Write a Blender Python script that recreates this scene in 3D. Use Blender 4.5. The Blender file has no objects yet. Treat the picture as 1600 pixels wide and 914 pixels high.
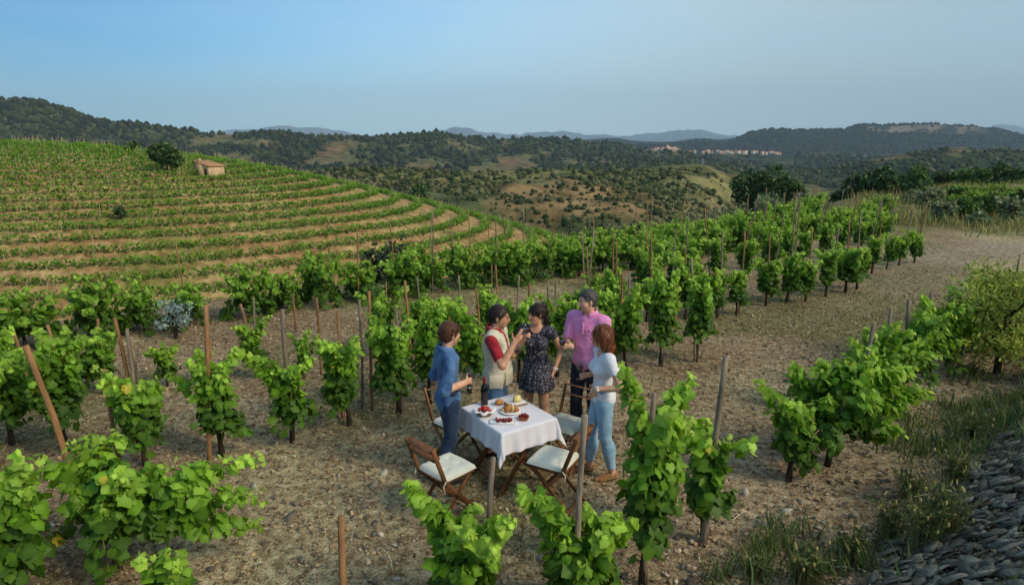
import bpy, math, random
import numpy as np
from mathutils import Vector, Matrix
PI = math.pi; R = math.radians
scene = bpy.context.scene
COL = scene.collection
rng = np.random.default_rng(11); random.seed(11)

# ---------------------------------------------------------------- camera
FPX, CAMH, HOR, CX, CY = 1000.0, 3.45, 222.0, 800.0, 457.0
TILT = math.atan((CY - HOR) / FPX)
cam_d = bpy.data.cameras.new('camera'); cam = bpy.data.objects.new('camera', cam_d); COL.objects.link(cam)
cam_d.sensor_width = 36.0; cam_d.lens = 36.0 * FPX / 1600.0
cam_d.clip_start = 0.05; cam_d.clip_end = 60000
cam.location = (0, 0, CAMH); cam.rotation_euler = (PI / 2 - TILT, 0, 0)
scene.camera = cam

# ---------------------------------------------------------------- sky and sun
SUN_AZ, SUN_EL = R(118), R(36)        # azimuth clockwise from +Y: from the right, a little behind the camera
world = bpy.data.worlds.new('World'); scene.world = world; world.use_nodes = True
nt = world.node_tree; nt.nodes.clear()
sky = nt.nodes.new('ShaderNodeTexSky'); sky.sky_type = 'NISHITA'; sky.sun_disc = False
sky.sun_elevation = SUN_EL; sky.sun_rotation = SUN_AZ
sky.altitude = 400; sky.air_density = 1.0; sky.dust_density = 0.6; sky.ozone_density = 3.0
geo = nt.nodes.new('ShaderNodeTexCoord')
sep = nt.nodes.new('ShaderNodeSeparateXYZ'); nt.links.new(geo.outputs['Generated'], sep.inputs[0])
mp = nt.nodes.new('ShaderNodeMapping'); mp.inputs['Scale'].default_value = (2.2, 2.2, 13.0)
nt.links.new(geo.outputs['Generated'], mp.inputs[0])
no = nt.nodes.new('ShaderNodeTexNoise'); no.inputs['Scale'].default_value = 1.1; no.inputs['Detail'].default_value = 6; no.inputs['Roughness'].default_value = 0.5
nt.links.new(mp.outputs[0], no.inputs[0])
# thin high veil of cloud: thicker towards the sun's side
vr = nt.nodes.new('ShaderNodeMapRange'); vr.inputs[1].default_value = -0.62; vr.inputs[2].default_value = 0.35; vr.inputs[3].default_value = 0.03; vr.inputs[4].default_value = 0.82
vr.interpolation_type = 'SMOOTHSTEP'
nt.links.new(sep.outputs[0], vr.inputs[0])
nr = nt.nodes.new('ShaderNodeMapRange'); nr.inputs[1].default_value = 0.3; nr.inputs[2].default_value = 0.75; nr.inputs[3].default_value = -0.10; nr.inputs[4].default_value = 0.13
nt.links.new(no.outputs[0], nr.inputs[0])
ad = nt.nodes.new('ShaderNodeMath'); ad.operation = 'ADD'; ad.use_clamp = True
hr = nt.nodes.new('ShaderNodeMapRange'); hr.inputs[1].default_value = 0.0; hr.inputs[2].default_value = 0.13; hr.inputs[3].default_value = 0.5; hr.inputs[4].default_value = 0.0   # paler air low down
nt.links.new(sep.outputs[2], hr.inputs[0]); a2 = nt.nodes.new('ShaderNodeMath'); a2.operation = 'ADD'
nt.links.new(vr.outputs[0], a2.inputs[0]); nt.links.new(hr.outputs[0], a2.inputs[1])
nt.links.new(a2.outputs[0], ad.inputs[0]); nt.links.new(nr.outputs[0], ad.inputs[1])
tint = nt.nodes.new('ShaderNodeMix'); tint.data_type = 'RGBA'; tint.blend_type = 'MULTIPLY'; tint.inputs[0].default_value = 1.0
nt.links.new(sky.outputs[0], tint.inputs[6]); # the sky opposite the sun is a deeper blue
dr = nt.nodes.new('ShaderNodeMapRange'); dr.interpolation_type = 'SMOOTHSTEP'; dr.inputs[1].default_value = -0.74; dr.inputs[2].default_value = 0.04; nt.links.new(sep.outputs[0], dr.inputs[0])
dm = nt.nodes.new('ShaderNodeMix'); dm.data_type = 'RGBA'; nt.links.new(dr.outputs[0], dm.inputs[0]); dm.inputs[6].default_value = (0.02, 0.23, 0.36, 1); dm.inputs[7].default_value = (0.35, 0.64, 0.75, 1)
nt.links.new(dm.outputs[2], tint.inputs[7])
mx = nt.nodes.new('ShaderNodeMix'); mx.data_type = 'RGBA'
nt.links.new(ad.outputs[0], mx.inputs[0]); nt.links.new(tint.outputs[2], mx.inputs[6]); # and the veil is a thicker grey on the sun's side
gr_ = nt.nodes.new('ShaderNodeMapRange'); gr_.interpolation_type = 'SMOOTHSTEP'; gr_.inputs[1].default_value = -0.05; gr_.inputs[2].default_value = 0.7; nt.links.new(sep.outputs[0], gr_.inputs[0])
gm = nt.nodes.new('ShaderNodeMix'); gm.data_type = 'RGBA'; nt.links.new(gr_.outputs[0], gm.inputs[0]); gm.inputs[6].default_value = (2.35, 3.05, 3.25, 1); gm.inputs[7].default_value = (1.6, 1.9, 1.88, 1)
nt.links.new(gm.outputs[2], mx.inputs[7])
bg = nt.nodes.new('ShaderNodeBackground'); bg.inputs['Strength'].default_value = 0.15
nt.links.new(mx.outputs[2], bg.inputs[0])
wo = nt.nodes.new('ShaderNodeOutputWorld'); nt.links.new(bg.outputs[0], wo.inputs[0])
sun_d = bpy.data.lights.new('sun', 'SUN'); sun = bpy.data.objects.new('sun', sun_d); COL.objects.link(sun)
sun_d.energy = 1.5; sun_d.angle = R(16); sun_d.color = (1.0, 0.88, 0.70)
sd = Vector((math.sin(SUN_AZ) * math.cos(SUN_EL), math.cos(SUN_AZ) * math.cos(SUN_EL), math.sin(SUN_EL)))
sun.rotation_euler = (-sd).to_track_quat('-Z', 'Y').to_euler()

vs = scene.view_settings
vs.view_transform = 'Standard'; vs.look = 'None'; vs.gamma = 1.0; vs.use_curve_mapping = False; vs.exposure = 1.0
scene.cycles.use_denoising = True
scene.cycles.max_bounces = 6; scene.cycles.diffuse_bounces = 3; scene.cycles.transparent_max_bounces = 12
scene.cycles.volume_bounces = 1

# ---------------------------------------------------------------- pixel helpers (a pixel gives a direction; depth comes from the ground)
cT, sT = math.cos(TILT), math.sin(TILT)
def ray(u, v):
    x = (u - CX) / FPX; w = -(v - CY) / FPX
    return np.array((x, cT + w * sT, -sT + w * cT))
def gpx(u, v, z=0.0):
    d = ray(u, v); t = (z - CAMH) / d[2]; return d[0] * t, d[1] * t
def at_y(u, v, y):
    d = ray(u, v); t = y / d[1]; return np.array((d[0] * t, y, CAMH + d[2] * t))

# ---------------------------------------------------------------- noise
_perm = np.random.default_rng(5).random((64, 64)).astype(np.float64)
def vnoise(x, y):
    x = np.asarray(x, float); y = np.asarray(y, float)
    xi = np.floor(x).astype(int); yi = np.floor(y).astype(int); fx = x - xi; fy = y - yi
    fx = fx * fx * (3 - 2 * fx); fy = fy * fy * (3 - 2 * fy)
    a = _perm[xi % 64, yi % 64]; b = _perm[(xi + 1) % 64, yi % 64]; c = _perm[xi % 64, (yi + 1) % 64]; d = _perm[(xi + 1) % 64, (yi + 1) % 64]
    return (a * (1 - fx) + b * fx) * (1 - fy) + (c * (1 - fx) + d * fx) * fy
def fbm(x, y, o=4):
    s = 0; a = 0.5
    for i in range(o):
        s = s + a * (vnoise(x + 17.3 * i, y - 9.1 * i) - 0.5); x = x * 2.03; y = y * 2.03; a *= 0.5
    return s

# ---------------------------------------------------------------- object helpers
def lin(c):
    if isinstance(c, str):
        c = [int(c[i:i + 2], 16) / 255 for i in (0, 2, 4)]
    return tuple(x / 12.92 if x <= 0.04045 else ((x + 0.055) / 1.055) ** 2.4 for x in c)
def tag(o, label=None, cat=None, group=None, kind=None):
    if label: o['label'] = label
    if cat: o['category'] = cat
    if group: o['group'] = group
    if kind: o['kind'] = kind
    return o
def empty(name, loc=(0, 0, 0), rz=0.0, label=None, cat=None, group=None, parent=None):
    o = bpy.data.objects.new(name, None); COL.objects.link(o); o.location = loc; o.rotation_euler = (0, 0, rz)
    o.empty_display_size = 0.1; o.parent = parent
    return tag(o, label, cat, group)
def link(name, me, parent=None, loc=None, rot=None, scale=None):
    o = bpy.data.objects.new(name, me); COL.objects.link(o); o.parent = parent
    if loc is not None: o.location = loc
    if rot is not None: o.rotation_euler = rot
    if scale is not None: o.scale = scale if hasattr(scale, '__len__') else (scale,) * 3
    return o
def make_mesh(name, V, Fs, mat, cols=None, smooth=False, mats=None, midx=None):
    """V (N,3); Fs: array (M,k) or list of such arrays; cols (N,3) vertex colours"""
    me = bpy.data.meshes.new(name)
    V = np.ascontiguousarray(V, dtype=np.float32)
    if not isinstance(Fs, list): Fs = [Fs]
    Fs = [np.asarray(f, dtype=np.int32) for f in Fs if len(f)]
    me.vertices.add(len(V)); me.vertices.foreach_set('co', V.ravel())
    tot = sum(f.size for f in Fs); np_ = sum(len(f) for f in Fs)
    me.loops.add(tot); me.loops.foreach_set('vertex_index', np.concatenate([f.ravel() for f in Fs]))
    me.polygons.add(np_)
    st = []; cur = 0
    for f in Fs:
        st.append(cur + np.arange(len(f)) * f.shape[1]); cur += f.size
    me.polygons.foreach_set('loop_start', np.concatenate(st).astype(np.int32))
    me.update(calc_edges=True)
    if cols is not None:
        at = me.color_attributes.new('Col', 'FLOAT_COLOR', 'POINT')
        c4 = np.ones((len(V), 4), np.float32); c4[:, :3] = cols; at.data.foreach_set('color', c4.ravel())
    for m in ([mat] if mats is None else mats): me.materials.append(m)
    if midx is not None: me.polygons.foreach_set('material_index', np.asarray(midx, np.int32))
    if smooth: me.polygons.foreach_set('use_smooth', np.ones(np_, bool))
    me.validate(); me.update()
    return me

class MB:
    """collects boxes, tubes and lathes into ONE mesh"""
    def __init__(s): s.v = []; s.q = []; s.t = []; s.n = 0
    def add(s, V, Q=None, Tr=None):
        V = np.asarray(V, float); s.v.append(V)
        if Q is not None and len(Q): s.q.append(np.asarray(Q) + s.n)
        if Tr is not None and len(Tr): s.t.append(np.asarray(Tr) + s.n)
        s.n += len(V); return s
    def box(s, c, size, M=None, bev=0.0):
        h = np.asarray(size, float) / 2
        if bev <= 0:
            V = np.array([(x, y, z) for x in (-1, 1) for y in (-1, 1) for z in (-1, 1)], float) * h
            Q = [(0, 1, 3, 2), (4, 6, 7, 5), (0, 4, 5, 1), (2, 3, 7, 6), (0, 2, 6, 4), (1, 5, 7, 3)]
        else:
            b = min(bev, h.min() * 0.6)     # chamfered prism along the longest axis
            ax = int(np.argmax(h)); o = [i for i in range(3) if i != ax]; V = []
            prof = [(1, -1, 0), (1, 1, 0), (-1, 1, 0), (-1, -1, 0)]
            a, c2 = h[o[0]], h[o[1]]
            P = [(a, -c2 + b), (a, c2 - b), (a - b, c2), (-a + b, c2), (-a, c2 - b), (-a, -c2 + b), (-a + b, -c2), (a - b, -c2)]
            rings = [(-h[ax], 1 - b / max(a, c2)), (-h[ax] + b, 1.0), (h[ax] - b, 1.0), (h[ax], 1 - b / max(a, c2))]
            for zz, sc in rings:
                for (p, q) in P:
                    w = [0, 0, 0]; w[ax] = zz; w[o[0]] = p * sc; w[o[1]] = q * sc; V.append(w)
            Q = []
            for r_ in range(3):
                for i in range(8):
                    Q.append((r_ * 8 + i, r_ * 8 + (i + 1) % 8, r_ * 8 + 8 + (i + 1) % 8, r_ * 8 + 8 + i))
            Tr = [(0, i + 1, i) for i in range(1, 7)] + [(24, 24 + i, 24 + i + 1) for i in range(1, 7)]
            V = np.array(V, float)
            if M is not None: V = V @ np.asarray(M)[:3, :3].T
            return s.add(V + np.asarray(c, float), Q, Tr)
        if M is not None: V = V @ np.asarray(M)[:3, :3].T
        return s.add(V + np.asarray(c, float), Q)
    def bar(s, p, q, w, t, up=(0, 0, 1), bev=0.004):
        p = np.asarray(p, float); q = np.asarray(q, float); d = q - p; L = np.linalg.norm(d); d /= L
        up = np.asarray(up, float); x = np.cross(up, d)
        if np.linalg.norm(x) < 1e-5: x = np.cross((1, 0, 0), d)
        x /= np.linalg.norm(x); y = np.cross(d, x)
        return s.box((p + q) / 2, (w, t, L), np.stack([x, y, d], 1), bev)
    def tube(s, pts, rad, n=8, cap=True):
        pts = np.asarray(pts, float); m = len(pts)
        rad = np.full(m, rad) if np.isscalar(rad) else np.asarray(rad, float)
        tg = np.gradient(pts, axis=0); tg /= np.linalg.norm(tg, axis=1)[:, None] + 1e-9
        x = np.cross(tg[0], (0.31, 0.9, 0.2)); x /= np.linalg.norm(x); V = []
        for i in range(m):
            x = x - tg[i] * x.dot(tg[i]); x /= np.linalg.norm(x) + 1e-9; y = np.cross(tg[i], x)
            a = np.arange(n) * 2 * PI / n
            V.append(pts[i] + rad[i] * (np.cos(a)[:, None] * x + np.sin(a)[:, None] * y))
        V = np.concatenate(V)
        Q = [(r_ * n + i, r_ * n + (i + 1) % n, r_ * n + n + (i + 1) % n, r_ * n + n + i) for r_ in range(m - 1) for i in range(n)]
        Tr = []
        if cap:
            Tr = [(0, i + 1, i) for i in range(1, n - 1)] + [((m - 1) * n, (m - 1) * n + i, (m - 1) * n + i + 1) for i in range(1, n - 1)]
        return s.add(V, Q, Tr)
    def lathe(s, prof, n=20, c=(0, 0, 0), sx=1.0, sy=1.0):
        prof = np.asarray(prof, float); a = np.arange(n) * 2 * PI / n; m = len(prof)
        V = np.concatenate([np.stack([r_ * np.cos(a) * sx, r_ * np.sin(a) * sy, np.full(n, z)], 1) for r_, z in prof]) + np.asarray(c, float)
        Q = [(r_ * n + i, r_ * n + (i + 1) % n, r_ * n + n + (i + 1) % n, r_ * n + n + i) for r_ in range(m - 1) for i in range(n)]
        return s.add(V, Q)
    def ell(s, c, r, n=10, m=7, M=None, jit=0.0, g=None):
        a = np.arange(n) * 2 * PI / n; V = []
        for k in range(m + 1):
            ph = -PI / 2 + PI * k / m
            V.append(np.stack([np.cos(ph) * np.cos(a), np.cos(ph) * np.sin(a), np.full(n, math.sin(ph))], 1))
        V = np.concatenate(V)
        if jit and g is not None:
            V = V * (1 + jit * (fbm(V[:, 0] * 1.7 + V[:, 2] + g, V[:, 1] * 1.7 - V[:, 2] * 0.7, 3))[:, None])
        V = V * np.asarray(r, float)
        if M is not None: V = V @ np.asarray(M).T
        Q = [(r_ * n + i, r_ * n + (i + 1) % n, r_ * n + n + (i + 1) % n, r_ * n + n + i) for r_ in range(m) for i in range(n)]
        return s.add(V + np.asarray(c, float), Q)
    def mesh(s, name, mat, smooth=False, cols=None):
        fs = []
        if s.q: fs.append(np.concatenate(s.q))
        if s.t: fs.append(np.concatenate(s.t))
        return make_mesh(name, np.concatenate(s.v), fs, mat, cols, smooth)
    def obj(s, name, mat, parent=None, smooth=False, **k):
        return link(name, s.mesh(name, mat, smooth), parent, **k)
def rotz(a): c, s_ = math.cos(a), math.sin(a); return np.array([[c, -s_, 0], [s_, c, 0], [0, 0, 1.0]])
def rot_axis(ax, a): return np.array(Matrix.Rotation(a, 3, Vector(ax)))

# ---------------------------------------------------------------- materials
def new_mat(name):
    m = bpy.data.materials.new(name); m.use_nodes = True; n = m.node_tree
    return m, n, n.nodes['Principled BSDF']
def mat(name, c1, c2=None, rough=0.8, scale=8.0, detail=6, bump=0.0, bscale=None, spec=0.3, attr=False, stretch=None, lo=0.35, hi=0.65, sheen=0.0, randv=0.0, coord='Object'):
    m, n, b = new_mat(name)
    b.inputs['Roughness'].default_value = rough; b.inputs['Specular IOR Level'].default_value = spec
    tc = n.nodes.new('ShaderNodeTexCoord'); src = tc.outputs[coord]
    if stretch:
        mp_ = n.nodes.new('ShaderNodeMapping'); mp_.inputs['Scale'].default_value = stretch; n.links.new(src, mp_.inputs[0]); src = mp_.outputs[0]
    col = None
    if c2 is not None:
        t = n.nodes.new('ShaderNodeTexNoise'); t.inputs['Scale'].default_value = scale; t.inputs['Detail'].default_value = detail; t.inputs['Roughness'].default_value = 0.6
        n.links.new(src, t.inputs[0])
        r_ = n.nodes.new('ShaderNodeMapRange'); r_.inputs[1].default_value = lo; r_.inputs[2].default_value = hi; n.links.new(t.outputs[0], r_.inputs[0])
        x = n.nodes.new('ShaderNodeMix'); x.data_type = 'RGBA'; n.links.new(r_.outputs[0], x.inputs[0])
        x.inputs[6].default_value = (*lin(c1), 1); x.inputs[7].default_value = (*lin(c2), 1); col = x.outputs[2]
    if attr:
        a = n.nodes.new('ShaderNodeAttribute'); a.attribute_name = 'Col'
        if col is not None:
            y = n.nodes.new('ShaderNodeMix'); y.data_type = 'RGBA'; y.blend_type = 'MULTIPLY'; y.inputs[0].default_value = 1
            n.links.new(a.outputs[0], y.inputs[6]); n.links.new(col, y.inputs[7]); col = y.outputs[2]
        else: col = a.outputs[0]
    if randv:
        oi = n.nodes.new('ShaderNodeObjectInfo'); hs = n.nodes.new('ShaderNodeHueSaturation')
        mr = n.nodes.new('ShaderNodeMapRange'); mr.inputs[3].default_value = 1 - randv; mr.inputs[4].default_value = 1 + randv
        n.links.new(oi.outputs['Random'], mr.inputs[0]); n.links.new(mr.outputs[0], hs.inputs['Value'])
        if col is None: hs.inputs['Color'].default_value = (*lin(c1), 1)
        else: n.links.new(col, hs.inputs['Color'])
        col = hs.outputs[0]
    if col is None: b.inputs['Base Color'].default_value = (*lin(c1), 1)
    else: n.links.new(col, b.inputs['Base Color'])
    if sheen: b.inputs['Sheen Weight'].default_value = sheen
    if bump:
        t2 = n.nodes.new('ShaderNodeTexNoise'); t2.inputs['Scale'].default_value = bscale or scale * 3; t2.inputs['Detail'].default_value = 5
        n.links.new(src, t2.inputs[0]); bp = n.nodes.new('ShaderNodeBump'); bp.inputs['Strength'].default_value = bump; bp.inputs['Distance'].default_value = 0.02
        n.links.new(t2.outputs[0], bp.inputs['Height']); n.links.new(bp.outputs[0], b.inputs['Normal'])
    return m
def leaf_mat(name, use_obj_color=False, trans=0.42, rough=0.55):
    m, n, b = new_mat(name)
    a = n.nodes.new('ShaderNodeAttribute'); a.attribute_name = 'Col'; col = a.outputs[0]
    if use_obj_color:       # a single leaf: its own tint times the vein pattern
        oi = n.nodes.new('ShaderNodeObjectInfo'); mu = n.nodes.new('ShaderNodeMix'); mu.data_type = 'RGBA'; mu.blend_type = 'MULTIPLY'; mu.inputs[0].default_value = 1
        n.links.new(oi.outputs['Color'], mu.inputs[6]); n.links.new(col, mu.inputs[7]); col = mu.outputs[2]
    n.links.new(col, b.inputs['Base Color']); b.inputs['Roughness'].default_value = rough; b.inputs['Specular IOR Level'].default_value = 0.35
    t = n.nodes.new('ShaderNodeBsdfTranslucent'); hs = n.nodes.new('ShaderNodeHueSaturation'); hs.inputs['Hue'].default_value = 0.485; hs.inputs['Value'].default_value = 1.35
    n.links.new(col, hs.inputs['Color']); n.links.new(hs.outputs[0], t.inputs[0])
    mixs = n.nodes.new('ShaderNodeMixShader'); mixs.inputs[0].default_value = trans
    out = n.nodes['Material Output']
    n.links.new(b.outputs[0], mixs.inputs[1]); n.links.new(t.outputs[0], mixs.inputs[2]); n.links.new(mixs.outputs[0], out.inputs[0])
    return m
M = {}
M['leaf'] = leaf_mat('vine_leaf'); M['leaf_one'] = leaf_mat('vine_leaf_single', True)
M['foliage'] = leaf_mat('tree_foliage', trans=0.2, rough=0.65)
M['bark'] = mat('vine_bark', '4a3a2c', '2a211b', 0.95, 14, bump=0.8, stretch=(1, 1, .25))
M['cane'] = mat('green_cane', '7a7a3a', '5e5428', 0.7, 10)
M['stake'] = mat('stake_wood', 'a87c54', '7a5838', 0.9, 5, bump=0.7, bscale=30, stretch=(4, 4, .5), randv=0.22)
M['stake_grey'] = mat('stake_wood_weathered', 'a3917a', '6f6050', 0.95, 5, bump=0.7, bscale=30, stretch=(4, 4, .5), randv=0.2)

ORD = ['zeroth', 'first', 'second', 'third', 'fourth', 'fifth', 'sixth', 'seventh', 'eighth', 'ninth', 'tenth', 'eleventh', 'twelfth', 'thirteenth', 'fourteenth', 'fifteenth', 'sixteenth', 'seventeenth', 'eighteenth', 'nineteenth', 'twentieth']
TENS = {2: 'twenty', 3: 'thirty', 4: 'forty', 5: 'fifty', 6: 'sixty', 7: 'seventy', 8: 'eighty', 9: 'ninety'}
def ordinal(n):
    if n <= 20: return ORD[n]
    t, u = divmod(n, 10)
    if t >= 10: return 'hundred and ' + ordinal(n - 100) if n > 100 else 'hundredth'
    return (TENS[t][:-1] + 'ieth') if u == 0 else TENS[t] + '-' + ORD[u]
# ================================================================ TERRAIN
EDGE = np.array([(-60, -30), (-30, -4), (-13, 7.6), (-9.6, 11.3), (-7.2, 13.3), (-3.6, 15.1), (1.2, 17.3), (5, 20.4), (11, 25.8), (16.2, 32), (22, 41), (32, 50), (48, 58), (75, 68), (140, 84), (300, 100)], float)
def edge_dist(x, y):
    """signed distance to the terrace edge, positive beyond it"""
    x = np.asarray(x, float); y = np.asarray(y, float)
    best = np.full(x.shape, 1e9); sg = np.zeros(x.shape)
    for (a, b) in zip(EDGE[:-1], EDGE[1:]):
        d = b - a; L2 = d @ d
        t = np.clip(((x - a[0]) * d[0] + (y - a[1]) * d[1]) / L2, 0, 1)
        ex = x - a[0] - t * d[0]; ey = y - a[1] - t * d[1]; dd = np.hypot(ex, ey)
        s_ = np.sign(d[0] * (y - a[1]) - d[1] * (x - a[0]))
        m = dd < best; best = np.where(m, dd, best); sg = np.where(m, s_, sg)
    return best * sg
BANK_P = np.array((1.75, 4.2)); BANK_D = np.array((0.735, 0.678)); BANK_N = np.array((0.678, -0.735))
def bank_dist(x, y):
    return (x - BANK_P[0]) * BANK_N[0] + (y - BANK_P[1]) * BANK_N[1]
def sramp(d, w):        # smooth ramp
    return np.where(d <= 0, 0, np.where(d < w, d * d / (2 * w), d - w / 2))
def zn(x, y):
    x = np.asarray(x, float); y = np.asarray(y, float)
    d = bank_dist(x, y)
    along = (x - BANK_P[0]) * BANK_D[0] + (y - BANK_P[1]) * BANK_D[1]
    fade = np.clip((17 - along) / 9, 0, 1); fade = fade * fade * (3 - 2 * fade)
    z = 0.78 * (sramp(d, 0.9) - sramp(d - 3.2, 1.2)) * fade
    s_ = edge_dist(x, y)
    z = z - np.minimum(0.68 * sramp(s_, 2.0), 14 + 0.02 * np.maximum(s_, 0))
    z = z + 0.05 * fbm(x * 0.7, y * 0.7, 4) + 0.5 * fbm(x * .08 + 3, y * .08, 2) * np.clip((np.hypot(x, y) - 14) / 25, 0, 1)
    return z
def znf(x, y): return float(zn(np.array([x]), np.array([y]))[0])

HC = (-95.291, 120.693, 1.44, 1.509, 2.989, 0.533, 55.612)
def hill_rho(x, y):
    cx, cy, a, q, zt, s_, w = HC
    dx = x - cx; dy = y - cy
    X = dx * math.cos(a) + dy * math.sin(a); Y = (-dx * math.sin(a) + dy * math.cos(a)) / q
    return np.sqrt(X * X + Y * Y)
def hill_xy(rho, th):
    cx, cy, a, q = HC[:4]; X = rho * np.cos(th); Y = rho * np.sin(th) * q
    return cx + X * math.cos(a) - Y * math.sin(a), cy + X * math.sin(a) + Y * math.cos(a)
def hill_z(rho):
    return HC[4] - HC[5] * (np.sqrt(rho ** 2 + HC[6] ** 2) - HC[6])

# ---- near ground sheet
def axis(parts):
    out = []
    for a, b, st in parts: out += list(np.arange(a, b, st))
    return np.array(out + [parts[-1][1]])
gx = axis([(-160, -60, 8), (-60, -16, 2), (-16, -9, .4), (-9, 9, .1), (9, 26, .3), (26, 60, 1.2), (60, 300, 10)])
gy = axis([(-30, -2, 2), (-2, 3.4, .3), (3.4, 12, .1), (12, 24, .2), (24, 60, .6), (60, 130, 4)])
X, Y = np.meshgrid(gx, gy, indexing='ij')
Z = zn(X, Y)
fine = np.clip(1.3 - np.hypot(X, Y - 7) / 16, 0, 1)
Z += fine * (0.045 * fbm(X * 3.1, Y * 3.1, 4) + 0.02 * fbm(X * 11, Y * 11, 2))
nx_, ny_ = X.shape
idx = np.arange(nx_ * ny_).reshape(nx_, ny_)
Q = np.stack([idx[:-1, :-1], idx[1:, :-1], idx[1:, 1:], idx[:-1, 1:]], -1).reshape(-1, 4)
def lerp(a, b, t): return a + (b - a) * t[..., None]
c_dirt = np.array(lin('c6b08c')); c_dirt2 = np.array(lin('aa8e6c')); c_straw = np.array(lin('d8c698')); c_grass = np.array(lin('848c50')); c_path = np.array(lin('c2ac92')); c_dark = np.array(lin('675a4c'))
def ground_col(x, y):
    c = lerp(c_dirt, c_dirt2, np.clip(0.5 + 1.6 * fbm(x * .9, y * .9, 4), 0, 1)[...])
    c = lerp(c, c_straw, np.clip((fbm(x * .45 + 7, y * .45, 4) - 0.0) * 4, 0, .8))
    far = np.clip((np.hypot(x, y) - 9) / 8, 0, 1)
    gr = np.clip((fbm(x * .5 - 11, y * .5 + 3, 4) - 0.03 + .05 * far) * 6, 0, 1) * (0.35 + 0.4 * far)
    c = lerp(c, c_grass, gr)
    # beaten track on the right
    px = np.array([7.5, 9.5, 12, 15.5, 30, 60]); py = np.array([10, 14, 18, 21, 24.2, 27])
    cx_ = np.interp(y, py, px); tr = np.clip(1.4 - np.abs(x - cx_ - .6 * fbm(x * .3, y * .3, 2)) / np.interp(y, [14, 20, 22, 26], [1.8, 2.2, 6, 9]), 0, 1) * np.clip((y - 13) / 6, 0, 1)
    c = lerp(c, c_path, tr * .9)
    gr2 = np.clip((y - 25 + 4 * fbm(x * .2, y * .2, 3)) / 5, 0, 1) * (1 - np.clip(tr * 1.5, 0, 1)) * np.clip((x - 12) / 5, 0, 1)
    c = lerp(c, np.array(lin('8a8450')), gr2 * .75)
    # slaty soil on the bank
    c = lerp(c, c_dark, np.clip(bank_dist(x, y) / 1.2, 0, 1) * np.clip((14 - y) / 4, 0, 1) * .75)
    s_ = edge_dist(x, y)
    c = lerp(c, np.array(lin('5f6a3c')), np.clip((s_ - .5) / 3, 0, 1) * .8)
    return c
M['soil'] = mat('soil', 'ffffff', 'a59a90', 0.95, 9, bump=0.9, bscale=26, attr=True, detail=9, spec=0.15)
n_ = M['soil'].node_tree; bs = n_.nodes['Principled BSDF']; tc_ = n_.nodes.new('ShaderNodeTexCoord')      # pebbly grain: tint per pebble and relief
vo_ = n_.nodes.new('ShaderNodeTexVoronoi'); vo_.inputs['Scale'].default_value = 52; wn = n_.nodes.new('ShaderNodeTexNoise'); wn.inputs['Scale'].default_value = 14; wn.inputs['Detail'].default_value = 4
ma_ = n_.nodes.new('ShaderNodeVectorMath'); ma_.operation = 'MULTIPLY_ADD'; ma_.inputs[1].default_value = (.09, .09, .09); n_.links.new(tc_.outputs['Object'], wn.inputs[0]); n_.links.new(wn.outputs['Color'], ma_.inputs[0]); n_.links.new(tc_.outputs['Object'], ma_.inputs[2]); n_.links.new(ma_.outputs[0], vo_.inputs[0])
sx_ = n_.nodes.new('ShaderNodeSeparateColor'); n_.links.new(vo_.outputs['Color'], sx_.inputs[0]); mr_ = n_.nodes.new('ShaderNodeMapRange'); mr_.inputs[3].default_value = .66; mr_.inputs[4].default_value = 1.22; n_.links.new(sx_.outputs[0], mr_.inputs[0])
hs_ = n_.nodes.new('ShaderNodeHueSaturation'); old = bs.inputs['Base Color'].links[0].from_socket; n_.links.new(old, hs_.inputs['Color']); n_.links.new(mr_.outputs[0], hs_.inputs['Value']); n_.links.new(hs_.outputs[0], bs.inputs['Base Color'])
bp_ = n_.nodes.new('ShaderNodeBump'); bp_.inputs['Strength'].default_value = .7; bp_.inputs['Distance'].default_value = .02; bp_.invert = True; n_.links.new(vo_.outputs['Distance'], bp_.inputs['Height']); n_.links.new(bs.inputs['Normal'].links[0].from_socket, bp_.inputs['Normal']); n_.links.new(bp_.outputs[0], bs.inputs['Normal'])
ground = link('ground', make_mesh('ground', np.stack([X, Y, Z], -1).reshape(-1, 3), Q, M['soil'], ground_col(X, Y).reshape(-1, 3), True))
tag(ground, 'stony brown vineyard terrace floor with dry straw and grass patches', None, kind='structure')

# ---- vineyard hill on the left
rhos = np.concatenate([np.arange(0, 4, 1.0), np.arange(4, 92, .72)])
ths = np.linspace(-PI, PI, 360)
RR, TH = np.meshgrid(rhos, ths, indexing='ij')
hx, hy = hill_xy(RR, TH)
ROWP = 2.75
step = (RR / ROWP) % 1.0
hz = hill_z(RR) + 0.55 * fbm(hx * .06, hy * .06, 3) + 0.16 * (np.abs(step - .5) * 2) ** 2 - .1
def hill_zn(x, y):
    rr = hill_rho(x, y); stp = (rr / ROWP) % 1.0
    return hill_z(rr) + 0.55 * fbm(x * .06, y * .06, 3) + 0.16 * (np.abs(stp - .5) * 2) ** 2 - .1
cred = np.array(lin('b08a5c')); ctan = np.array(lin('c4a872')); cgr = np.array(lin('8c8a4a'))
hc = lerp(cred, ctan, np.clip(.5 + 2.2 * fbm(hx * .12, hy * .3, 4), 0, 1))
hc = lerp(hc, cgr, np.clip((fbm(hx * .1 + 5, hy * .16, 4) - .06) * 5 + .8 * np.clip((24 - RR) / 20, 0, .55), 0, .8))
hc = lerp(hc, np.array(lin('94803f')), np.clip((RR - 70) / 8, 0, .8))
ia = np.arange(RR.size).reshape(RR.shape)
Qh = np.stack([ia[:-1, :-1], ia[1:, :-1], ia[1:, 1:], ia[:-1, 1:]], -1).reshape(-1, 4)
M['hillsoil'] = mat('hill_soil', 'ffffff', 'b0a498', 0.95, .9, bump=0.6, bscale=3, attr=True, detail=9, spec=0.1)
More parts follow.
